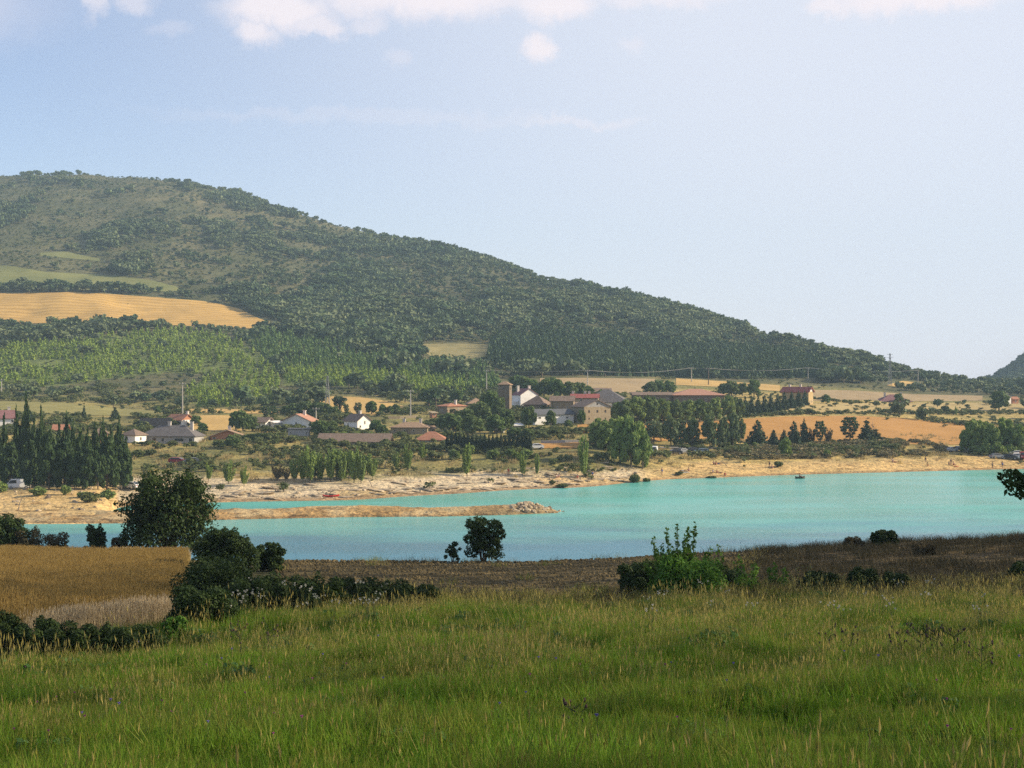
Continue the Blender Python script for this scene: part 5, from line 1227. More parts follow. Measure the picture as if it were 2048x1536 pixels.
for i in range(40):
    px = rnd.uniform(5, 200); y = rnd.uniform(244, 280); x = (px - CX)/F*y; stone(RM, x, y, float(far_z(x, y)), rnd.uniform(.3, 1.0), 'broken stone on the left beach', 'stones of the left beach')
def branch(px, py, ln, ang, label):
    p = far_pt(px, py); r = MB(); d = Vector((math.cos(ang), .2, abs(math.sin(ang)) + .1))
    r.tube([(0,0,-.1), tuple(d*ln*.5 + Vector((0,0,.25))), tuple(d*ln)], [.11,.08,.03], 5); r.tube([tuple(d*ln*.5 + Vector((0,0,.25))), tuple(d*ln*.7 + Vector((.3,.1,.7)))], [.05,.02], 4)
    o = r.build('driftwood', plain('bleached driftwood', (.28,.24,.19), (.18,.15,.12), 3)); o.location = p; return tag(o, label, 'driftwood', 'driftwood on the shore')
branch(555, 985, 2.6, 2.6, 'bleached driftwood branch on the grey beach below the brownish trees'); branch(655, 990, 2.2, .4, 'driftwood branch on the grey beach near the red kayak'); branch(745, 975, 1.8, 2.2, 'short driftwood branch below the slender grove'); branch(1455, 932, 2.4, 2.7, 'dark driftwood branch on the right beach'); branch(768, 938, 2.2, 1.2, 'leaning dead branch on the bank above the rocks'); branch(36, 1022, 2.0, 1.3, 'dead branch sticking up from the left beach')

# kayak
def kayak(px, py, label, c, yaw):
    p = far_pt(px, py); r = empty('kayak', p + Vector((0,0,.12)), R(yaw)); tag(r, label, 'kayak')
    n = 12; V = []
    for i in range(n + 1):
        t = i/n*2 - 1; w = .36*(1 - abs(t)**2.4) + .01; up = .22*abs(t)**3
        V += [(t*1.7, -w, .22 + up), (t*1.7, 0, -.06 + up*.8), (t*1.7, w, .22 + up), (t*1.7, 0, .3 + up)]
    f = [(4*i+k, 4*i+(k+1)%4, 4*i+4+(k+1)%4, 4*i+4+k) for i in range(n) for k in range(4)]
    MB().add(V, f).build('hull', plain('kayak ' + label[:4], c, None, 1, rough=.35), r, True); MB().tube([(-.4,0,.31),(.4,0,.31)], [.2,.2], 8).build('cockpit_rim', TYRE, r)
kayak(662, 995, 'small red kayak lying at the water edge of the grey beach', (.5,.03,.03), 20)

# ---------------------------------------------------------------- people on the beaches
SKIN = plain('sunburnt skin', (.45,.25,.16), (.40,.22,.14), 4, rough=.6); HAIR = plain('dark hair', (.03,.02,.015), (.05,.03,.02), 8)
def cloth(name, c): return plain(name, c, tuple(x*.8 for x in c), 6)
C_WHITE, C_RED, C_BLUE, C_DARK, C_YEL = cloth('white cloth', (.75,.75,.72)), cloth('red cloth', (.5,.04,.03)), cloth('blue cloth', (.06,.12,.35)), cloth('dark cloth', (.03,.03,.04)), cloth('yellow cloth', (.6,.42,.08))
POSES = {
 'stand': dict(pel=(0,0,.95), sp=(0,0,1.2), ch=(0,0,1.4), nk=(0,-.01,1.52), hd=(0,-.02,1.68), kn=((.11,-.02,.5),(-.11,.02,.5)), an=((.12,0,.08),(-.12,.04,.08)), el=((.30,.02,1.14),(-.30,.02,1.14)), ha=((.30,-.12,.88),(-.32,-.08,.88))),
 'sit':   dict(pel=(0,0,.14), sp=(0,.06,.38), ch=(0,.08,.58), nk=(0,.06,.70), hd=(0,.02,.86), kn=((.14,-.42,.48),(-.14,-.42,.48)), an=((.14,-.62,.08),(-.14,-.62,.08)), el=((.28,-.08,.42),(-.28,-.08,.42)), ha=((.12,-.36,.46),(-.12,-.36,.46))),
 'lie':   dict(pel=(0,0,.12), sp=(0,.26,.13), ch=(0,.46,.15), nk=(0,.58,.16), hd=(0,.74,.2), kn=((.11,-.42,.14),(-.11,-.40,.30)), an=((.12,-.85,.08),(-.12,-.62,.08)), el=((.34,.34,.09),(-.34,.34,.09)), ha=((.36,.08,.08),(-.36,.1,.08)))}
PM = {}
def body_mesh(pose):
    if pose in PM: return PM[pose]
    q = POSES[pose]; pts = [q['pel'], q['sp'], q['ch'], q['nk'], q['hd']]; ed = [(0,1),(1,2),(2,3),(3,4)]; rad = [.15,.135,.16,.06,.10]
    top = Vector(q['hd']) + (Vector(q['hd']) - Vector(q['nk'])).normalized() * .1; pts.append(tuple(top)); ed.append((4,5)); rad.append(.07)
    for s in (0, 1):
        b = len(pts); sg = 1 if s == 0 else -1; c = Vector(q['ch'])
        pts += [tuple(c + Vector((.18*sg,0,.02))), q['el'][s], q['ha'][s]]; rad += [.06,.045,.035]; ed += [(2,b),(b,b+1),(b+1,b+2)]
        b = len(pts); p0 = Vector(q['pel'])
        a = Vector(q['an'][s]); pts += [tuple(p0 + Vector((.1*sg,-.01,-.03))), q['kn'][s], q['an'][s], tuple(a + Vector((0,-.14,-.04)))]; rad += [.105,.07,.045,.035]; ed += [(0,b),(b,b+1),(b+1,b+2),(b+2,b+3)]
    me = bpy.data.meshes.new('body'); me.from_pydata([tuple(p) for p in pts], ed, [])
    o = bpy.data.objects.new('body', me); COL.objects.link(o)
    md = o.modifiers.new('skin', 'SKIN'); sv = me.skin_vertices[0].data
    for i, r_ in enumerate(rad): sv[i].radius = (r_, r_); sv[i].use_root = (i == 0)
    o.modifiers.new('sub', 'SUBSURF').levels = 1
    dg = bpy.context.evaluated_depsgraph_get(); dg.update(); out = bpy.data.meshes.new_from_object(o.evaluated_get(dg)); out.name = 'body'
    bpy.data.objects.remove(o); out.materials.clear(); out.materials.append(SKIN)
    hd, nk = Vector(q['hd']), Vector(q['nk']); up = (hd - nk).normalized()
    bm = bmesh.new(); bmesh.ops.create_icosphere(bm, subdivisions=2, radius=.125)
    for v in bm.verts: v.co = hd + up*.05 + Vector((0,.025,0)) + v.co
    hm = bpy.data.meshes.new('hair'); bm.to_mesh(hm); bm.free(); hm.materials.append(HAIR)
    sh = MB().tube([Vector(q['pel']) - Vector((0,0,.0)), q['sp'], q['ch']], [.185,.165,.19], 10); tr = MB().tube([q['sp'], q['pel'], Vector(q['pel']) + (Vector(q['pel']) - Vector(q['sp'])).normalized()*.1], [.165,.185,.19], 10)
    PM[pose] = (out, hm, sh, tr); return PM[pose]
def person(pose, px, py, yaw, label, shirt=None, trunks=C_DARK, z=None):
    b, h, sh, tr = body_mesh(pose); p = far_pt(px, py)
    if z is not None: p.z = z
    r = empty('person', p, R(yaw)); tag(r, label, 'person', 'people on the shore'); link('body', b, r); link('hair', h, r)
    if shirt: sh.build('shirt', shirt, r, True)
    else: tr.build('swim_trunks', trunks, r, True)
person('sit', 1113, 956, 20, 'person in white sitting on the rocks, the left of a pair', C_WHITE); person('sit', 1118, 956, -15, 'person in white sitting on the rocks, the right of a pair', C_WHITE)
person('sit', 1155, 958, 0, 'person in red sitting under the slender tree on the rocks', C_RED); person('stand', 1185, 957, 10, 'person in blue standing on the rocks by the slender tree', C_BLUE)
person('stand', 1017, 951, 0, 'person in red standing on the bank near the slender trees', C_RED)
person('sit', 1427, 929, 10, 'person sitting at the left of the group on the right beach', None, C_DARK); person('sit', 1432, 930, -20, 'person in red sitting in the group on the right beach', C_RED); person('lie', 1438, 929, 60, 'person lying beside the group on the right beach', None, C_BLUE)
person('stand', 1539, 936, 0, 'person standing beside the lone round shrub', C_DARK); person('sit', 1544, 937, 20, 'person sitting beside the lone round shrub', None, C_BLUE)
person('lie', 1367, 943, 80, 'person in white lying near the dark shore shrub', C_WHITE); person('sit', 1377, 943, 0, 'person sitting near the dark shore shrub', None, C_RED)
person('sit', 1426, 946, -10, 'person in white sitting just above the water', C_WHITE); person('sit', 1434, 946, 15, 'person sitting just above the water beside the one in white', None, C_RED); person('lie', 1441, 947, 70, 'person lying just above the water', None, C_DARK)
person('stand', 1450, 953, 0, 'person in red wading at the water edge', C_RED, z=-.45)
person('stand', 1324, 950, 0, 'person standing on the pale dune tip', None, C_BLUE)
person('sit', 1785, 924, 0, 'person in white sitting on the wide right beach', C_WHITE); person('lie', 1790, 925, 70, 'person lying beside the one in white on the wide beach', None, C_RED)
person('stand', 1851, 926, 0, 'person standing alone on the wide right beach', C_DARK); person('sit', 1855, 932, 0, 'person in yellow sitting below the standing one', C_YEL)
person('sit', 1898, 930, 10, 'first person of the dark dressed group on the beach', C_DARK); person('stand', 1902, 931, -10, 'tallest person of the dark dressed group on the beach', C_DARK); person('sit', 1907, 931, 30, 'person in red beside the dark dressed group', C_RED)
person('stand', 1985, 938, 0, 'person standing at the water edge below the beach cars', None, C_DARK); person('stand', 2005, 937, 20, 'person walking at the water edge below the beach row', C_BLUE)
person('sit', 2004, 929, 0, 'person sitting above the water edge below the beach row', None, C_RED)
def towel(px, py, c, label):
    p = far_pt(px, py); o = MB().box(-.5,.5,-.9,.9,.02,.06).build('beach_towel', c); o.location = p; o.rotation_euler = (0,0,rnd.random()*3); tag(o, label, 'towel', 'towels on the beach')
towel(1912, 933, C_RED, 'red towel spread beside the dark dressed group'); towel(1800, 927, C_YEL, 'yellow towel on the wide right beach'); towel(1372, 945, C_WHITE, 'white towel near the dark shore shrub')
def rowing_boat():
    y = F*CZ/(957 - CY); p = Vector(((1600 - CX)/F*y, y, 0)); r = empty('rowing_boat', p + Vector((0,0,.05)), R(15)); tag(r, 'tiny dark boat with one person on the open water', 'boat')
    n = 10; V = []
    for i in range(n + 1):
        t = i/n*2 - 1; w = .55*(1 - abs(t)**2.6) + .02; up = .2*abs(t)**3
        V += [(t*1.3, -w, .38 + up), (t*1.3, -w*.6, -.12), (t*1.3, w*.6, -.12), (t*1.3, w, .38 + up), (t*1.3, w*.85, .36 + up), (t*1.3, w*.5, -.02), (t*1.3, -w*.5, -.02), (t*1.3, -w*.85, .36 + up)]
    f = [(8*i+k, 8*i+(k+1)%8, 8*i+8+(k+1)%8, 8*i+8+k) for i in range(n) for k in range(8)]
    MB().add(V, f + [tuple(range(8))[::-1], tuple(8*n + k for k in range(8))]).build('hull', plain('boat hull', (.10,.075,.06), None, 1), r); MB().box(-.15,.15,-.45,.45,.2,.25).build('seat', FRAMED, r)
    person('sit', 1600, 957, 75, 'person sitting in the tiny boat on the open water', C_DARK, z=.28)
    o = [q for q in COL.objects if q.get('label') == 'person sitting in the tiny boat on the open water'][0]; o.location = p + Vector((0,0,.24))
rowing_boat()
# ---------------------------------------------------------------- near bank: fields, bushes, meadow
def near_sheet(name, label, d0, d1, p0, p1, c1, c2, lift, n=90, m=60):
    """sheet between two distances and two photo columns; d0/d1 and p0/p1 may vary as point lists"""
    T = np.linspace(0, 1, m); U = np.linspace(0, 1, n)
    V = np.zeros((m, n, 3)); C = np.zeros((m, n, 3))
    pm = p0[0] + (p1[0] - p0[0]) * U
    a = np.interp(pm, *zip(*d0)); b = np.interp(pm, *zip(*d1))
    for i, t in enumerate(T):
        y = a + (b - a) * t; l = p0[0] + (p0[1] - p0[0]) * t; r = p1[0] + (p1[1] - p1[0]) * t
        x = (l + (r - l) * U - CX) / F * y
        ed = np.minimum(1, np.minimum(np.minimum(t, 1 - t) * 14, np.minimum(U, 1 - U) * 14))
        V[i] = np.stack([x, y, near_z(x, y) + lift * ed - .03 * (1 - ed)], 1)
        k = sstep(.35, .65, fbm(x / 2.2, y / 2.2, 66) * .6 + fbm(x / .6, y / .6, 67) * .4)[:, None]
        C[i] = np.array(c1) * (1 - k) + np.array(c2) * k
    return tag(land_mesh(name, V[..., 0], V[..., 1], V[..., 2], C, land_material(name)), label, None, None, 'structure')
near_sheet('wheat_field', 'ripe wheat field on the near left bank', [(-400,36),(0,38.5),(150,40.5),(372,44)], [(-400,87),(372,87)], (-400,-400), (352,372), (.22,.155,.055), (.28,.20,.075), .06)
near_sheet('ploughed_field', 'brown ploughed field between the meadow and the lake', [(560,55),(800,51),(1500,52)], [(560,82.5),(1000,84),(1500,86)], (540,520), (1380,1560), (.09,.068,.030), (.15,.112,.05), .07)
near_sheet('heath', 'dark brown heathy slope at the right of the ploughed field', [(1500,53),(2250,54)], [(1500,87),(2250,90)], (1400,1580), (2250,2250), (.075,.055,.027), (.12,.088,.042), .10)

def blades(g, n, h, w, spread, bend, mat, heads=0, name='grass_tuft'):
    """n bent blades of two faces each; heads: share that carries a seed head"""
    V, Fc, T = [], [], []; b = 0
    for i in range(n):
        a = g.random()*6.28; r = spread*math.sqrt(g.random()); x, y = math.cos(a)*r, math.sin(a)*r; hh = h*(.45 + .6*g.random()); q = g.random()*6.28
        lx, ly = math.cos(q)*bend*hh*g.random(), math.sin(q)*bend*hh*g.random(); u = g.random()*6.28; cx, cy = math.cos(u)*w/2, math.sin(u)*w/2; tn = g.random()
        p = [(x-cx, y-cy, -.04), (x+cx, y+cy, -.04), (x+lx*.3+cx*.8, y+ly*.3+cy*.8, hh*.55), (x+lx*.3-cx*.8, y+ly*.3-cy*.8, hh*.55), (x+lx+cx*.15, y+ly+cy*.15, hh), (x+lx-cx*.15, y+ly-cy*.15, hh)]
        V += p; Fc += [(b,b+1,b+2,b+3), (b+3,b+2,b+4,b+5)]; T += [tn*.6, tn*.6 + .15]; b += 6
        if g.random() < heads:
            L_ = hh*.17; ww = .006 + .005*g.random()
            for cx2, cy2 in ((ww,0),(0,ww)):
                V += [(x+lx-cx2*.2, y+ly-cy2*.2, hh-L_*.5), (x+lx+cx2, y+ly+cy2, hh), (x+lx*1.1, y+ly*1.1, hh+L_*.7), (x+lx-cx2, y+ly-cy2, hh)]; Fc.append((b,b+1,b+2,b+3)); T.append(1.0); b += 4
    return np_mesh(name, np.array(V), np.array(Fc), mat, tint=np.array(T))
L_GRASS = leafmat('meadow grass blades', (.070,.20,.012), (.19,.32,.03), (.15,.21,.02), trans=.35)
L_GRASS2 = leafmat('olive grass blades', (.12,.19,.022), (.28,.29,.055), (.21,.21,.04), trans=.35)
L_SEED = leafmat('straw seed stalks', (.36,.32,.09), (.56,.46,.16), (.28,.26,.08), trans=.3)
L_WHEAT = leafmat('wheat stalks', (.26,.185,.06), (.40,.29,.105), (.31,.22,.075), trans=.3)
L_STRAWP = leafmat('pale straw', (.44,.36,.22), (.60,.50,.33), (.40,.32,.19), trans=.3)
L_HERB = leafmat('meadow herbs', (.05,.13,.03), (.10,.20,.045), (.06,.11,.04), trans=.3)
L_HEATH = leafmat('brown heath sprigs', (.078,.060,.030), (.125,.098,.05), (.06,.064,.03), trans=.2)
def meadow():
    g = np.random.default_rng(51)
    src = [blades(g, 36, .36, .010, .24, .6, L_GRASS) for _ in range(3)] + [blades(g, 30, .40, .009, .24, .55, L_GRASS2, .04) for _ in range(2)] + [blades(g, 8, .60, .0055, .30, .40, L_SEED, .8) for _ in range(3)]
    V, Fc, T = leaves(g, [(0,0,.16,.18,.18,.16)], 60, .06, up=.6); src.append(np_mesh('herb_tuft', V, Fc, L_HERB, tint=T))
    n = 92000
    d = np.sqrt(8.0**2 + (52.0**2 - 8.0**2) * g.random(n)); d = np.where(g.random(n) < .18, 9 + 20*g.random(n), d); P = -760 + 4100*g.random(n); x = (P - CX)/F*d + (g.random(n) - .5)*1.5
    far = np.interp(P, [-260,0,140,330,420,520,800,1000,1250,1600,2050,2400], [33,33,36,40,41,44,46,48,48,48,48,48]) + (fbm(x/2.5, d/2.5, 68) - .5)*6
    k = d < far; x, d, P = x[k], d[k], P[k]; n = len(x)
    n1, n2 = fbm(x/3.2, d/4.5, 63), fbm(x/1.1, d/1.6, 64)
    straw = np.clip(.03 + .20*sstep(16, 38, d) + .16*sstep(.5, .64, n1) + .12*sstep(900, 1700, P)*sstep(15, 30, d), 0, .6)
    olive = .18 + .42*sstep(.42, .6, n2)*(.5 + .5*sstep(14, 32, d))
    r = g.random(n); pick = np.where(r < straw*.55, 5 + g.integers(0, 3, n), np.where(g.random(n) < olive, 3 + g.integers(0, 2, n), g.integers(0, 3, n)))
    pick = np.where((g.random(n) < .16*sstep(.55, .66, n2)), 8, pick)
    s = .72 + .5*g.random(n) + .25*(n1 - .5); s = np.where(pick >= 5, s*(.8 + .25*sstep(12, 35, d)), s)
    thin = g.random(n) > .75*sstep(.57, .64, fbm(x/.9, d/1.3, 65)); s = s*(.8 + .5*sstep(.45, .62, fbm(x/1.7, d/2.2, 70)))
    x, d, pick, s = x[thin], d[thin], pick[thin], s[thin]; n = len(x)
    rt = np.zeros((n, 3)); rt[:, 2] = g.random(n)*6.28; rt[:, :2] = g.normal(0, .12, (n, 2))
    scatter('meadow_grass', np.stack([x, d, near_z(x, d)], 1), rt, np.stack([s, s, s], 1), pick, [source(f'grass_tuft_{i}', m) for i, m in enumerate(src)], 'tall mixed meadow grass in the shade with straw seed heads')
meadow()
def wheat():
    g = np.random.default_rng(53); src = [blades(g, 22, .62, .012, .32, .25, L_WHEAT, .85, 'wheat_tuft') for _ in range(3)]
    n = 15000; d = np.sqrt(36.0**2 + (87.0**2 - 36**2)*g.random(n)); P = -330 + 700*g.random(n)
    k = (d > np.interp(P, [-400,0,150,372], [36.5,39,41,44.5])) & (P < np.interp(d, [40,87], [350,370])); d, P = d[k], P[k]; x = (P - CX)/F*d; n = len(x)
    s = .85 + .3*g.random(n) + .4*(fbm(x/3, d/3, 69) - .5); rt = np.zeros((n,3)); rt[:,2] = g.random(n)*6.28
    scatter('wheat_stalks', np.stack([x, d, near_z(x, d) + .04], 1), rt, np.stack([s*1.2, s*1.2, s], 1), g.integers(0, 3, n), [source(f'wheat_tuft_{i}', m) for i, m in enumerate(src)], 'standing stalks of ripe wheat')
    src = [blades(g, 20, .60, .009, .3, .5, L_STRAWP, .7, 'straw_grass') for _ in range(3)]
    n = 1000; t = g.random(n); P = 60 + 285*g.random(n); d = np.interp(P, [0,150,372], [38.2,40.2,43.6]) + g.normal(0, .45, n) + .2
    P2 = 225 + 150*g.random(500); d2 = 85.5 + g.random(500)*1.5; P, d = np.concatenate([P, P2]), np.concatenate([d, d2])
    P3 = -50 + 300*g.random(200); d3 = 86.5 + g.random(200); P, d = np.concatenate([P, P3]), np.concatenate([d, d3])
    pp = g.random(len(P)) < np.where(d > 80, 1, .25 + .75*sstep(80, 200, P)); P, d = P[pp], d[pp]; x = (P - CX)/F*d; n = len(x); s = .7 + .5*g.random(n)
    rt = np.zeros((n,3)); rt[:,2] = g.random(n)*6.28
    scatter('straw_fringe', np.stack([x, d, near_z(x, d)], 1), rt, np.stack([s, s, s], 1), g.integers(0, 3, n), [source(f'straw_grass_{i}', m) for i, m in enumerate(src)], 'pale straw grass fringing the wheat field')
wheat()
def clods():
    g = np.random.default_rng(57); src = []
    for i in range(4):
        m = rock_mesh(60 + i, .75); m.materials.append(plain('ploughed clods', (.10,.076,.034), (.155,.118,.053), 4, bump=.5)); src.append(m)
    n = 16000; d = np.sqrt(51.0**2 + (87.0**2 - 51**2)*g.random(n)); P = 480 + 1700*g.random(n)
    k = (d > np.interp(P, [560,800,1500,2200], [56,52,60,62])) & (P > np.interp(d, [51,85], [560,535])) & (g.random(len(d)) < np.where(P < 1480, 1, .8)); d, P = d[k], P[k]; x = (P - CX)/F*d; n = len(x)
    s = .06 + .12*g.random(n)**2; rt = g.random((n,3))*6.28
    scatter('earth_clods', np.stack([x, d, near_z(x, d) + .07], 1), rt, np.stack([s, s, s], 1), g.integers(0, 4, n), [source(f'clod_{i}', m) for i, m in enumerate(src)], 'clods of dry earth on the ploughed field')
    src = [blades(g, 30, .42, .014, .4, .7, L_HEATH, .1, 'heath_tuft') for _ in range(3)] + [blades(g, 26, .45, .012, .35, .6, L_SEED, .4, 'heath_tuft') for _ in range(2)] + [blades(g, 30, .40, .014, .4, .6, L_GRASS2, .1, 'heath_tuft') for _ in range(2)]
    n = 11000; d = np.sqrt(46.0**2 + (88.0**2 - 46**2)*g.random(n)); P = 480 + 1850*g.random(n); x = (P - CX)/F*d
    w = fbm(x/4, d/3, 88); right = sstep(1380, 1560, P)
    near = 1 - sstep(52, 58, d)
    k = g.random(n) < np.clip(right*.42*sstep(.3, .5, w) + near*.9 + .05*(w > .6) + (d > 83)*.0, 0, 1); x, d, P, w = x[k], d[k], P[k], w[k]; n = len(x)
    s = .6 + .6*g.random(n); rt = np.zeros((n,3)); rt[:,2] = g.random(n)*6.28; r = g.random(n)
    rr = sstep(1380, 1560, P)*sstep(50, 57, d); r = r*(1 - .55*rr); pick = np.where(r < .48, g.integers(0,3,n), np.where(r < .75, 3 + g.integers(0,2,n), 5 + g.integers(0,2,n)))
    scatter('heath_tufts', np.stack([x, d, near_z(x, d) + .05], 1), rt, np.stack([s*1.3, s*1.3, s], 1), pick, [source(f'heath_tuft_{i}', m) for i, m in enumerate(src)], 'brown heath and dry tufts edging the ploughed field')
clods()

# bushes and trees standing on the near bank, each built for itself
def near_bush(name, cat, label, px, base, top, wpx, mat, n, leaf, seed, d=None, lobes=26, fill=.55, group=None, low=.0, trunk=True, flat=1.0, up=.25):
    n, leaf = int(n*1.7), leaf*.74
    p = near_at(px, d) if d else near_pt(px, base); s = p.y / F
    h = (row_of(p.x, p.y, p.z) - top) * s; w = wpx * s; g = np.random.default_rng(seed)
    r = empty(name, p); tag(r, label, cat, group)
    lob = []; limbs = []
    for i in range(lobes):
        a = i*2.4 + g.random()*.8; t = (i + .5)/lobes; z = low + (1 - low) * (t**.75) * .86 + .02
        rr = w*.5*math.sqrt(max(.06, 1 - abs((z - (low + .32)) / (1.02 - low - .32 if z > low + .32 else low + .42))**2.2)) * (.55 + .45*g.random()); q = w*(.09 + .07*g.random())
        lob.append((math.cos(a)*rr*.82, math.sin(a)*rr*.82*flat, z*h, q*1.15, q*1.15, q*.95)); limbs.append((math.cos(a)*rr*.75, math.sin(a)*rr*.75*flat, z*h, h*(.05 + low*.6)))
    for l in list(lob):
        if g.random() < .6:      # stray sprays that break the outline
            k = 1.02 + .22*g.random(); q = w*(.03 + .035*g.random()); lob.append((l[0]*k, l[1]*k, min(l[2]*(1 + .16*g.random()), h*1.06), q, q, q*(1 + g.random())))
    lob.append((0, 0, h*(low + .45*(1 - low)), w*.25, w*.25, h*.25*(1 - low*.5)))
    link('crown', leaf_mesh('crown', g, lob, n, leaf, mat, up=up, shell=fill, elong=1.6), r)
    if trunk:
        mb = MB()
        for l in limbs[::2]:
            b = Vector((g.normal(0, .04*w), g.normal(0, .04*w), -.2)); e = Vector(l[:3]); m = b.lerp(e, .45) + Vector((0, 0, .12*h)); mb.tube([b, m, e], [.022*h**.7, .014*h**.7, .005], 5)
        mb.build('stems', BARK, r, True)
    return r
near_bush('leafy_tree', 'tree', 'large dark round tree with open lower branches behind the wheat field', 335, 0, 940, 200, L_NEAR, 8800, .19, 1, d=90, lobes=48, fill=.4, low=.10)
near_bush('bush', 'bush', 'dense dark bush at the far right corner of the wheat field', 452, 1150, 1056, 128, L_NEAR, 9000, .11, 2, lobes=34)
near_bush('bush', 'bush', 'smaller rounded bush leaning over the lake beside the dense one', 540, 1142, 1084, 66, L_NEAR, 4200, .10, 3, lobes=20)
near_bush('bush', 'bush', 'spreading dark bush at the right edge of the wheat', 432, 1210, 1124, 176, L_NEAR, 9000, .085, 4, lobes=36)
near_bush('bush', 'bush', 'low black green bush nearest the meadow beside the wheat', 408, 1262, 1176, 150, L_NEAR, 9000, .07, 5, lobes=32)
near_bush('bush', 'bush', 'low dark bush trailing right from the wheat corner', 500, 1228, 1160, 110, L_NEAR, 5500, .075, 6, lobes=24)
near_bush('bush', 'bush', 'small fresh green bush in front of the black green bush', 350, 1286, 1232, 60, L_SHOOT, 1800, .07, 7, lobes=14, fill=.4)
for i, (px, b, t, w) in enumerate(((560,1222,1152,130),(640,1222,1156,130),(715,1220,1160,120),(785,1218,1166,110),(850,1214,1174,80))):
    near_bush('bramble', 'bramble', f'dark low bramble between meadow and ploughed field, {ORD[i]} from the left', px, b, t, w, L_NEAR, 4200, .075, 10 + i, lobes=20, group='brambles along the ploughed field')
for i, (px, b, t, w) in enumerate(((8,1318,1224,120),(76,1322,1240,125),(145,1322,1250,125),(215,1318,1258,120),(280,1312,1258,110))):
    near_bush('bramble', 'bramble', f'dark bramble along the near edge of the wheat, {ORD[i]} from the left', px, b, t, w, L_NEAR, 4600, .065, 20 + i, lobes=20, group='brambles along the near wheat edge')
near_bush('bush', 'bush', 'dark bush at the left edge on the lake side of the wheat', 12, 0, 1028, 92, L_NEAR, 6000, .13, 30, d=90, lobes=26)
for i, (px, t, w) in enumerate(((56,1056,76),(108,1066,70),(240,1070,46))):
    near_bush('bramble', 'bramble', f'low brown bramble on the lake edge beyond the wheat, {ORD[i]} from the left', px, 0, t, w, L_HEATH, 1800, .11, 31 + i, d=90, lobes=14, group='brambles on the lake edge')
near_bush('bush', 'bush', 'small rounded bush on the lake edge beyond the wheat', 193, 0, 1048, 56, L_NEAR, 3000, .11, 36, d=89.5, lobes=18)
near_bush('young_tree', 'tree', 'small round dark tree standing at the edge of the ploughed field', 968, 0, 1032, 94, L_NEAR, 2700, .15, 40, d=84.5, lobes=26, low=.12, fill=.4)
near_bush('sapling', 'sapling', 'thin sapling left of the small round tree', 906, 0, 1082, 38, L_NEAR, 520, .12, 41, d=84, lobes=9, low=.05, fill=.3)
near_bush('bush', 'bush', 'dark bush at the foot of the fresh poplar shoots', 1282, 1192, 1124, 104, L_NEAR, 5200, .085, 42, lobes=22)
near_bush('bush', 'bush', 'dark bush between the tall shoots and the short shoots', 1460, 1178, 1140, 90, L_NEAR, 4200, .085, 43, lobes=20)
near_bush('bush', 'bush', 'dark round bush on the heath against the lake', 1768, 0, 1062, 56, L_NEAR, 3600, .11, 44, d=82, lobes=20)
near_bush('bush', 'bush', 'thin brownish bush left of the dark round one on the heath', 1704, 0, 1076, 50, L_HEATH, 1300, .10, 45, d=82, lobes=14, fill=.3)
for i, (px, b, t, w) in enumerate(((1640,1186,1146,84),(1726,1184,1138,70),(1792,1180,1148,64),(2050,1164,1128,80))):
    near_bush('bramble', 'bramble', f'dark low bramble on the heath in front of the bushes, {ORD[i]} from the left', px, b, t, w, L_NEAR, 3600, .08, 50 + i, lobes=20, group='brambles on the heath')
near_bush('bramble', 'bramble', 'small dark bramble just right of the round heath bush', 1850, 1112, 1088, 60, L_HEATH, 1500, .08, 56, lobes=12)
def shoots(label, px, base, stems, seed, name='poplar_shoots', n=230):
    p = near_pt(px, base); s = p.y / F; g = np.random.default_rng(seed); r = empty(name, p); tag(r, label, 'young tree'); mb = MB(); lob = []
    for sx, top in stems:
        x = (sx - px) * s; h = (row_of(p.x, p.y, p.z) - top) * s; y = g.normal(0, .35); b = Vector((x*.5, y*.5, -.1)); e = Vector((x, y, h)); mb.tube([b, b.lerp(e, .5) + Vector((x*.08, 0, 0)), e], [.03, .02, .006], 5)
        for t in np.linspace(.08, 1, 13):
            c = b.lerp(e, t); q = (.30 if t < .5 else .17)*(1.2 - .75*t) + .02; lob.append((c.x, c.y, c.z, q, q, .16))
    link('crown', leaf_mesh('crown', g, lob, n*len(stems), .085, L_SHOOT, up=.15, shell=.3, elong=1.7, out=.4), r); mb.build('stems', BARK, r, True)
shoots('tall fresh green poplar shoots rising in front of the lake', 1362, 1200, [(1306,1082),(1322,1092),(1336,1066),(1352,1052),(1366,1074),(1378,1064),(1392,1052),(1345,1100),(1410,1110),(1318,1120),(1380,1110),(1290,1128),(1300,1140),(1330,1132),(1362,1126),(1398,1130),(1420,1140),(1346,1142),(1374,1146)], 61, n=520)
near_bush('bush', 'bush', 'bright leafy green mound around the foot of the tall shoots', 1372, 1202, 1112, 168, L_SHOOT, 3600, .10, 46, lobes=26, fill=.4)
shoots('shorter pair of green shoots right of the tall ones', 1428, 1195, [(1418,1094),(1434,1086),(1442,1112)], 62)
shoots('low green shoots in the brambles left of the heath', 1492, 1185, [(1474,1128),(1488,1118),(1502,1124),(1512,1136)], 63, n=180)
shoots('lowest green shoots at the right end of the brambles', 1552, 1182, [(1536,1138),(1550,1128),(1564,1134),(1576,1144)], 64, n=180)
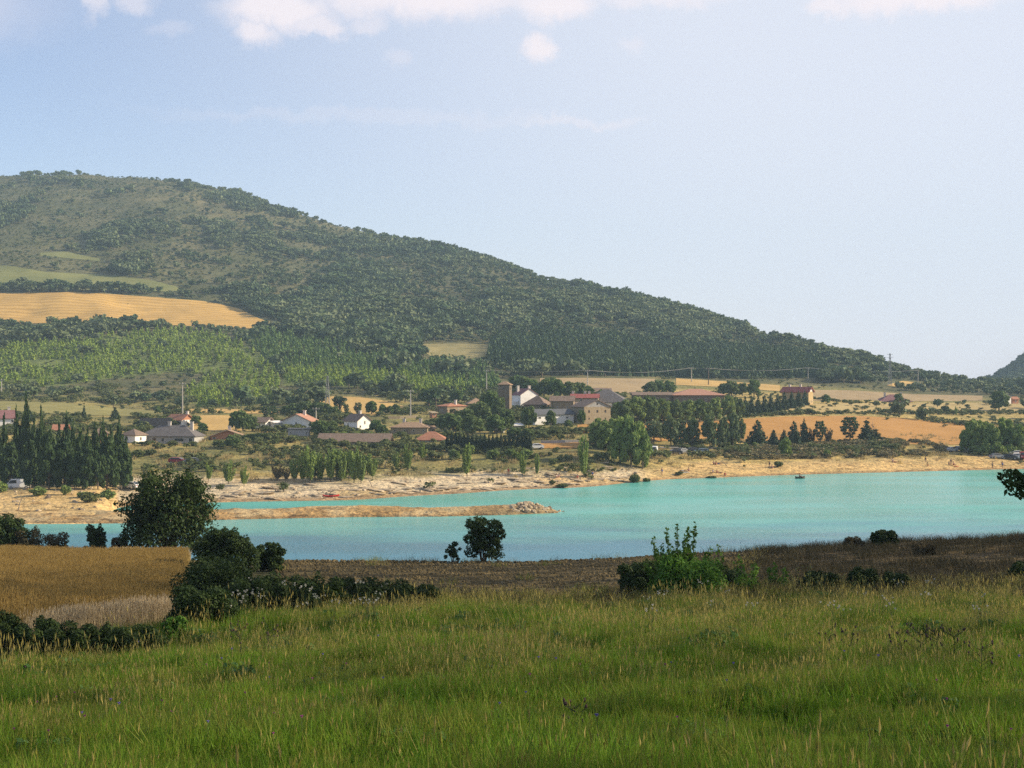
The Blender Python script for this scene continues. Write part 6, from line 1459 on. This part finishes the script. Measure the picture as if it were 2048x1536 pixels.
def edge_tree():
    p = near_at(2126, 25); p.z = float(near_z(p.x, p.y)); r = empty('oak_tree', p); tag(r, 'dark leafy branch of an oak reaching in at the right edge', 'tree'); g = np.random.default_rng(71); lob = []
    zc = CZ - (975 - CY)/F*25 - p.z
    for i in range(26): a = i*2.4; q = 1.0*math.sqrt((i + .5)/26); lob.append((math.cos(a)*q*.95, math.sin(a)*q, zc + g.normal(0, .13) + .9*(1 - q)**1.0*g.random(), .22, .25, .16))
    for i in range(14): a = i*2.4; q = .8*math.sqrt((i + .5)/14); lob.append((.45 + math.cos(a)*q*.5, math.sin(a)*q, zc + .6 + .5*g.random(), .3, .3, .22))
    link('crown', leaf_mesh('crown', g, lob, 5200, .07, L_NEAR, shell=.5), r)
    mb = MB().tube([(.3,0,-.4),(.35,.05,1.2),(.3,0,zc)], [.16,.12,.07], 8)
    for l in lob[::3]: mb.tube([(.33,.03,1.3), (l[0]*.5 + .15, l[1]*.5, zc - .3), l[:3]], [.05,.03,.01], 5)
    mb.build('trunk', BARK, r, True)
edge_tree()

# meadow flowers and tall weeds
STEM = plain('green stem', (.10,.13,.04), (.08,.10,.035), 8)
PET_P, PET_V, PET_W, PET_Y = plain('purple petals', (.30,.06,.22), (.40,.10,.30), 9), plain('violet petals', (.18,.14,.42), (.26,.20,.5), 9), plain('white petals', (.62,.60,.55), (.5,.5,.42), 9), plain('yellow green umbels', (.38,.38,.14), (.28,.30,.10), 9)
def flower_meshes(g, h, kind):
    st = MB(); hd = MB(); n = 1 if kind == 'knap' else 5
    for i in range(n):
        e = Vector((g.normal(0, .05*h) + (0 if n == 1 else g.normal(0, .12*h)), g.normal(0, .1*h), h*(1 - .15*i/n*(n > 1)))); b = Vector((0,0,-.05)) if i == 0 else Vector((0,0,h*(.35 + .08*i)))
        st.tube([b, b.lerp(e, .5) + Vector((0,0,.02)), e], [.006,.005,.003], 5)
        rr = .022 if kind == 'knap' else .03
        for k in range(9):
            a = k*.698; hd.add([tuple(e), tuple(e + Vector((math.cos(a)*rr, math.sin(a)*rr, .012))), tuple(e + Vector((math.cos(a+.35)*rr*1.2, math.sin(a+.35)*rr*1.2, .026))), tuple(e + Vector((0,0,.03)))], [(0,1,2,3)])
        hd.tube([e - Vector((0,0,.012)), e + Vector((0,0,.012))], [rr*.45, rr*.55], 6)
    return st.mesh('stem', STEM), hd
FL = {}
for nm, kind, mat in (('purple', 'knap', PET_P), ('violet', 'knap', PET_V), ('white', 'umb', PET_W), ('yellow', 'umb', PET_Y)):
    FL[nm] = []
    for i in range(3):
        s_, h_ = flower_meshes(np.random.default_rng(80 + i), 1.0 if kind == 'umb' else 1.0, kind); FL[nm].append((s_, h_.mesh('flower_head', mat)))
def flower(col, px, base, h, label, group, name='wildflower'):
    p = near_pt(px, base); st, hd = FL[col][rnd.randrange(3)]; r = empty(name, p, rnd.random()*6.28); s = h; r.scale = (s*1.3 if h < .7 else s, s*1.3 if h < .7 else s, s)
    link('stem', st, r); q = link('flower_head', hd, r); q['kind'] = 'stuff' if col in ('white', 'yellow') else 'thing'; tag(r, label, 'flower', group)
for i in range(34): flower('purple', rnd.uniform(20, 2030), rnd.uniform(1370, 1560), rnd.uniform(.42, .6), 'small purple flower in the near meadow grass', 'purple meadow flowers')
for i in range(22): flower('violet', rnd.uniform(20, 2030), rnd.uniform(1330, 1560), rnd.uniform(.5, .7), 'pale violet flower in the near meadow grass', 'violet meadow flowers')
for i in range(26): flower('white', rnd.uniform(440, 760), rnd.uniform(1215, 1270), rnd.uniform(.75, 1.1), 'white umbel flower in front of the dark brambles', 'white umbels before the brambles')
for i in range(18): flower('white', rnd.uniform(1280, 2000), rnd.uniform(1210, 1300), rnd.uniform(.7, .95), 'white flower in the tall grass on the right of the meadow', 'white flowers of the tall grass')
for i in range(22): flower('yellow', rnd.uniform(1560, 1800), rnd.uniform(1178, 1215), rnd.uniform(.7, .95), 'yellow green umbel before the dark heath bramble', 'yellow umbels before the heath')
def weed(px, base, h, label):
    g = np.random.default_rng(int(px)); p = near_pt(px, base); r = empty('thistle', p); tag(r, label, 'thistle', 'tall thistles of the meadow'); st = MB(); hd = MB()
    st.tube([(0,0,-.05),(.03*h,0,h*.5),(g.normal(0,.06),0,h)], [.009,.007,.004], 5)
    for i in range(11):
        z = h*(.35 + .6*g.random()); a = g.random()*6.28; e = Vector((math.cos(a)*.24*h, math.sin(a)*.24*h, z + .16*h)); st.tube([(.02*h,0,z), e*.5 + Vector((0,0,z*.5 - .0)), e], [.005,.004,.003], 4); hd.tube([e, e + Vector((0,0,.022)), e + Vector((0,0,.045))], [.008,.018,.010], 7)
    st.build('stem', plain('dark thistle stem', (.05,.06,.03), (.035,.04,.022), 5), r); tag(hd.build('flower_head', plain('dry thistle heads', (.06,.04,.035), (.09,.055,.05), 8), r), kind='stuff')
for i, (px, b, h) in enumerate(((1800,1345,.85),(1838,1360,.9),(1872,1340,.8),(1905,1365,.85),(1700,1330,.7),(1655,1325,.7),(480,1330,.8),(535,1325,.9),(1150,1500,.55),(1960,1380,.8))):
    weed(px, b, h, ('dark thistle with many round heads in the right meadow, ' if px > 1400 else 'dark thistle in the middle meadow, ') + ORD[i] + ' of the tall thistles')

# tall open trees added out of view to thin the sun on the near bank
def shade_wood():
    g = np.random.default_rng(77); ms = []
    for i in range(6):
        lob = []
        for z in np.linspace(.18, .95, 9):
            for k in range(3):
                a = g.random()*6.28; r = .36*math.sin(math.pi*min(1, z))**.5*g.random(); lob.append((math.cos(a)*r, math.sin(a)*r, z, .22, .22, .075))
        V, Fc, T = leaves(g, lob, SHADE_LEAVES if i < 3 else SHADE_LEAVES // 3, .030, out=.3, shell=.1, elong=1.5); mb = MB().tube([(0,0,-.05),(0,0,.9)], [.02,.006], 6); q = [f for f in mb.f if len(f) == 4]
        b = len(V); mi = np.zeros(len(Fc) + len(q), int); mi[len(Fc):] = 1
        ms.append(np_mesh('shade_tree', np.concatenate([V, np.array(mb.v)]), np.concatenate([Fc, np.array(q) + b]), [L_BROAD, BARK], tint=np.concatenate([T, np.zeros(len(q))]), matidx=mi))
    pts = []
    for row, off in enumerate((26, 33, 41, 50)):
        for y in np.arange(-62, 150, 5.2):
            yy = y + g.normal(0, .7) + row*2.6; x = .364*max(yy, 0) + off + g.normal(0, .8)
            pts.append((x, yy, float(near_z(x, yy)) - .3))
    n = len(pts); s = 27 + 5*g.random(n); rt = np.zeros((n,3)); rt[:,2] = g.random(n)*6.28
    scatter('shade_wood', pts, rt, np.stack([s*.38, s*.38, s], 1), g.integers(0, 3, n) + 3*(np.array(pts)[:, 1] < 52), [source(f'shade_tree_{i}', m) for i, m in enumerate(ms)], 'open wood of tall trees added out of view to shade the meadow')
SHADE_LEAVES = 240
shade_wood()
# ---------------------------------------------------------------- haze
def haze():
    mb = MB().box(-1700, 1700, -260, 2750, -9, 330)
    m = bpy.data.materials.new('pale summer haze'); m.use_nodes = True
    N = m.node_tree.nodes; L = m.node_tree.links; N.clear()
    o = N.new('ShaderNodeOutputMaterial'); v = N.new('ShaderNodeVolumePrincipled')
    v.inputs['Color'].default_value = (.56, .80, 1.0, 1); v.inputs['Density'].default_value = HAZE; v.inputs['Anisotropy'].default_value = 0.0
    L.new(v.outputs[0], o.inputs['Volume'])
    return tag(mb.build('haze', m), None, None, None, 'stuff')
HAZE = 0.00017
haze()
